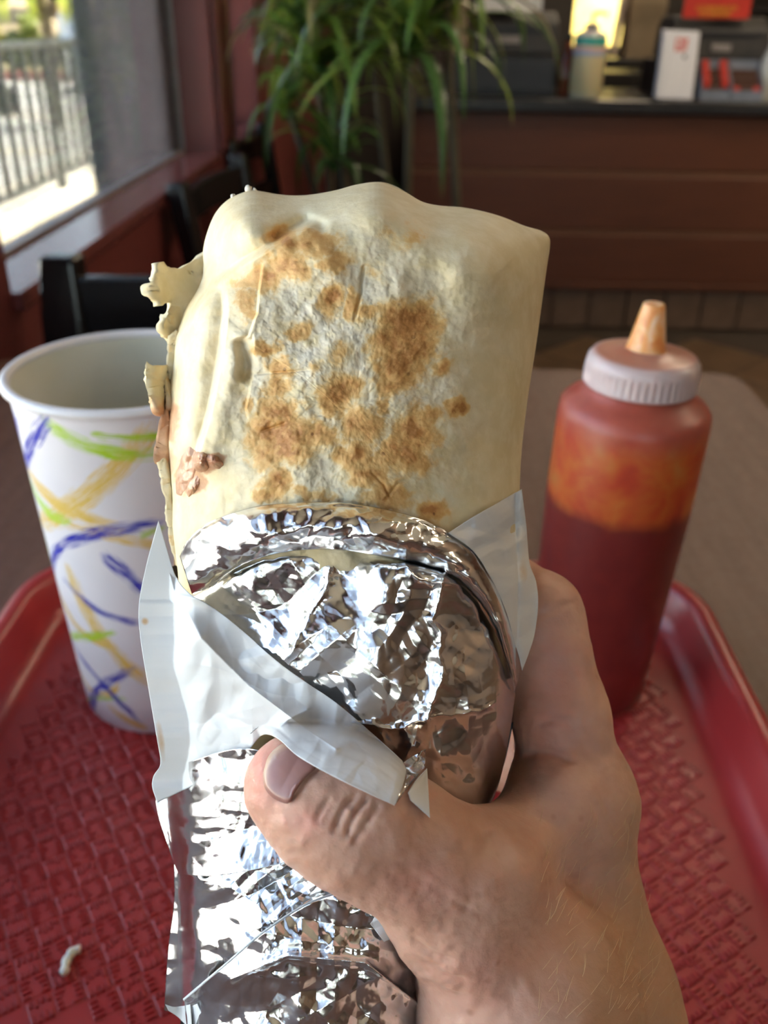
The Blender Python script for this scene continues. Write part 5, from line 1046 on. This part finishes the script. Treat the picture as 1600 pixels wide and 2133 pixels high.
# tortilla hidden inside the foil
n, k = 40, 48; yy = np.linspace(1240, 2290, n); fi = np.linspace(0, 2*math.pi, k, endpoint=False); lv = []
for y_ in yy:
    hw = (xr(y_)-xl(y_))/2*.9; e_ = math.sqrt(max(.02, 1-((y_-1240)/1060)**8)); xc = (xl(y_)+xr(y_))/2
    lv.append(at(xc, y_, D0)+np.outer(np.cos(fi)*hw*e_*D0/F, rt)+np.outer(np.sin(fi)*(thick(y_)-.006)*e_, fw))
V, Fc = rings(lv); o = mesh('tortilla_inside', V, Fc, M_tort, bur, True)

paper = thing('paper_wrapper', at(600, 1500, D0-.03), 'crumpled white waxed paper folded around the foil', 'paper')
thumb_axis = [C3[k] for k in ('tip', 'pad', 'ip', 'ph', 'mcp')]
def lifted(base, x, y, gap=.0018, it=60):
    d = np.full(x.shape, np.nan); kk = (x > 490) & (y > 1480)
    if kk.any(): d[kk] = hand_front(x[kk], y[kk])
    L = np.where(np.isnan(d), 0, np.maximum(0, base-d+gap)); B = L.copy()
    for _ in range(it):
        p_ = np.pad(B, 1, 'edge'); B = (p_[:-2, 1:-1]+p_[2:, 1:-1]+p_[1:-1, :-2]+p_[1:-1, 2:]+p_[1:-1, 1:-1])/5; B = np.maximum(B, L)
    for _ in range(16): p_ = np.pad(B, 1, 'edge'); B = (p_[:-2, 1:-1]+p_[2:, 1:-1]+p_[1:-1, :-2]+p_[1:-1, 2:]+p_[1:-1, 1:-1])/5
    return base-B
TP = [(330, 1084), (344, 1130), (366, 1200), (395, 1236), (450, 1270), (510, 1318), (590, 1388), (700, 1464), (780, 1532), (838, 1584)]
BP = [(328, 1672), (400, 1637), (480, 1597), (520, 1560), (548, 1531), (580, 1540), (620, 1575), (680, 1610), (750, 1645), (822, 1678)]
LP_ = [(330, 1084), (304, 1180), (289, 1262), (293, 1335), (310, 1440), (326, 1535), (334, 1590), (320, 1616), (317, 1640), (328, 1672)]
RP = [(838, 1584), (846, 1606), (836, 1645), (822, 1678)]
def stain1(x, y): return .9*np.exp(-(((x-302)/9)**2+((y-1294)/9)**2))+.65*np.exp(-(((x-335-(y-1540)*.12)/9)**2+((y-1545)/50)**2))
def pap_d(x, y):
    xx = np.clip(x, xl(y)+14, None); base = fsurf(xx, y)-.0045-.006*np.exp(-(((x-380)/60)**2+((y-1300)/120)**2))+.004*sstep(345, 290, x)
    P2 = np.stack([x, y], -1)
    base = base+.0045*(crumple(x, y, 81, 170)-.5)+.0018*(crumple(x, y, 82, 62)-.5)
    base = base-.0030*np.exp(-seg_dist(P2, [(372, 1245), (420, 1330), (520, 1430), (640, 1520), (700, 1560)])[0]/26)-.0022*np.exp(-seg_dist(P2, [(330, 1100), (365, 1240), (430, 1250)])[0]/12)-.002*np.exp(-seg_dist(P2, [(565, 1530), (600, 1500), (640, 1480)])[0]/12)
    base = np.minimum(base, main_d(np.clip(x, 400, 1060), np.clip(y, 1250, 1700))-.0012)
    return lifted(base, x, y)
sheet('paper_flap', tfi(TP, BP, LP_, RP, n=240, m_=170), pap_d, M_wax, paper, stain=stain1)
TR = [(934, 1110), (985, 1078), (1040, 1046), (1087, 1019)]; BR_ = [(1070, 1330), (1076, 1350), (1082, 1372), (1088, 1397)]
LR = [(934, 1110), (988, 1150), (1026, 1210), (1055, 1275), (1070, 1330)]; RR = [(1087, 1019), (1096, 1090), (1103, 1170), (1117, 1212), (1121, 1260), (1114, 1320), (1102, 1360), (1088, 1397)]
sheet('paper_flap', tfi(TR, BR_, LR, RR, n=90, m_=150), lambda x, y: np.minimum(fsurf(np.clip(x, None, xr(y)-12), y), D0-.004)-.0026+.006*sstep(1080, 1122, x)+.0052*(crumple(x, y, 91, 80)-.5)+.0018*(crumple(x, y, 92, 34)-.5), M_wax, paper,
      stain=lambda x, y: .55*np.exp(-(((x-1090)/14)**2+((y-1190)/40)**2)))
sheet('paper_corner', tfi([(850, 1652), (868, 1625), (890, 1600)], [(856, 1668), (876, 1686), (896, 1704)], n=24, m_=20), lambda x, y: lifted(fsurf(x, y)-.0060+.0006*(crumple(x, y, 95, 40)-.5), x, y, .0008, 6), M_wax, paper, stain=lambda x, y: x*0)
sheet('foil_edge', tfi([(838, 1590), (860, 1575), (888, 1560)], [(824, 1676), (850, 1640), (884, 1600)], n=40, m_=40), lambda x, y: lifted(fsurf(x, y)-.0052+.0020*(crumple(x, y, 96, 26)-.5), x, y, .0006, 6), M_foil, foil)
sheet('paper_corner', tfi([(772, 1925), (790, 1892), (806, 1880)], [(800, 1962), (822, 1952), (834, 1938)], n=30, m_=30), lambda x, y: fsurf(x, y)-.0100+.0020*(crumple(x, y, 97, 40)-.5), M_wax, paper, stain=lambda x, y: x*0)
sheet('paper_corner', tfi([(345, 2092), (366, 2098), (396, 2092)], [(352, 2106), (372, 2120), (400, 2150)], n=30, m_=24), lambda x, y: fsurf(np.maximum(x, 380), y)-.0060+.003*np.sin((x-345)/16), M_wax, paper, stain=lambda x, y: x*0)
sheet('paper_corner', tfi([(398, 2096), (402, 2120), (404, 2160)], [(412, 2090), (424, 2120), (440, 2180)], n=30, m_=20), lambda x, y: fsurf(np.maximum(x, 390), y)-.0045, M_wax, paper, stain=lambda x, y: x*0)
# paper seen as a thin white lining along the bottom foil's edge
n = 120; e0 = smooth_poly(T5[:-1], n); e1 = e0-np.array([2.0, 5.0])
P = np.stack([e0, e1], 1); sheet('paper_lining', P, lambda x, y: fsurf(np.maximum(x, 385), y)-.0070+.004*sstep(460, 385, x), M_wax, paper, stain=lambda x, y: x*0)
# paper round the back
n, k = 60, 90; yy = np.linspace(1090, 1680, n); fi = np.linspace(.05, math.pi-.05, k); Y_, FI = np.meshgrid(yy, fi, indexing='ij'); hw = (xr(Y_)-xl(Y_))/2+4; xc = (xr(Y_)+xl(Y_))/2
V = atv(xc-hw*np.cos(FI), Y_, np.full_like(Y_, D0))+fw*(thick(Y_)*np.sin(FI)**.8+.004+.003*(crumple(FI*260, Y_, 99, 110)-.5))[..., None]
o = mesh('paper_back', V, grid_faces(n, k), M_wax, paper, True); ca = o.data.color_attributes.new('stain', 'FLOAT_COLOR', 'POINT')
for o in bpy.data.objects:
    if '_org' in o: del o['_org']
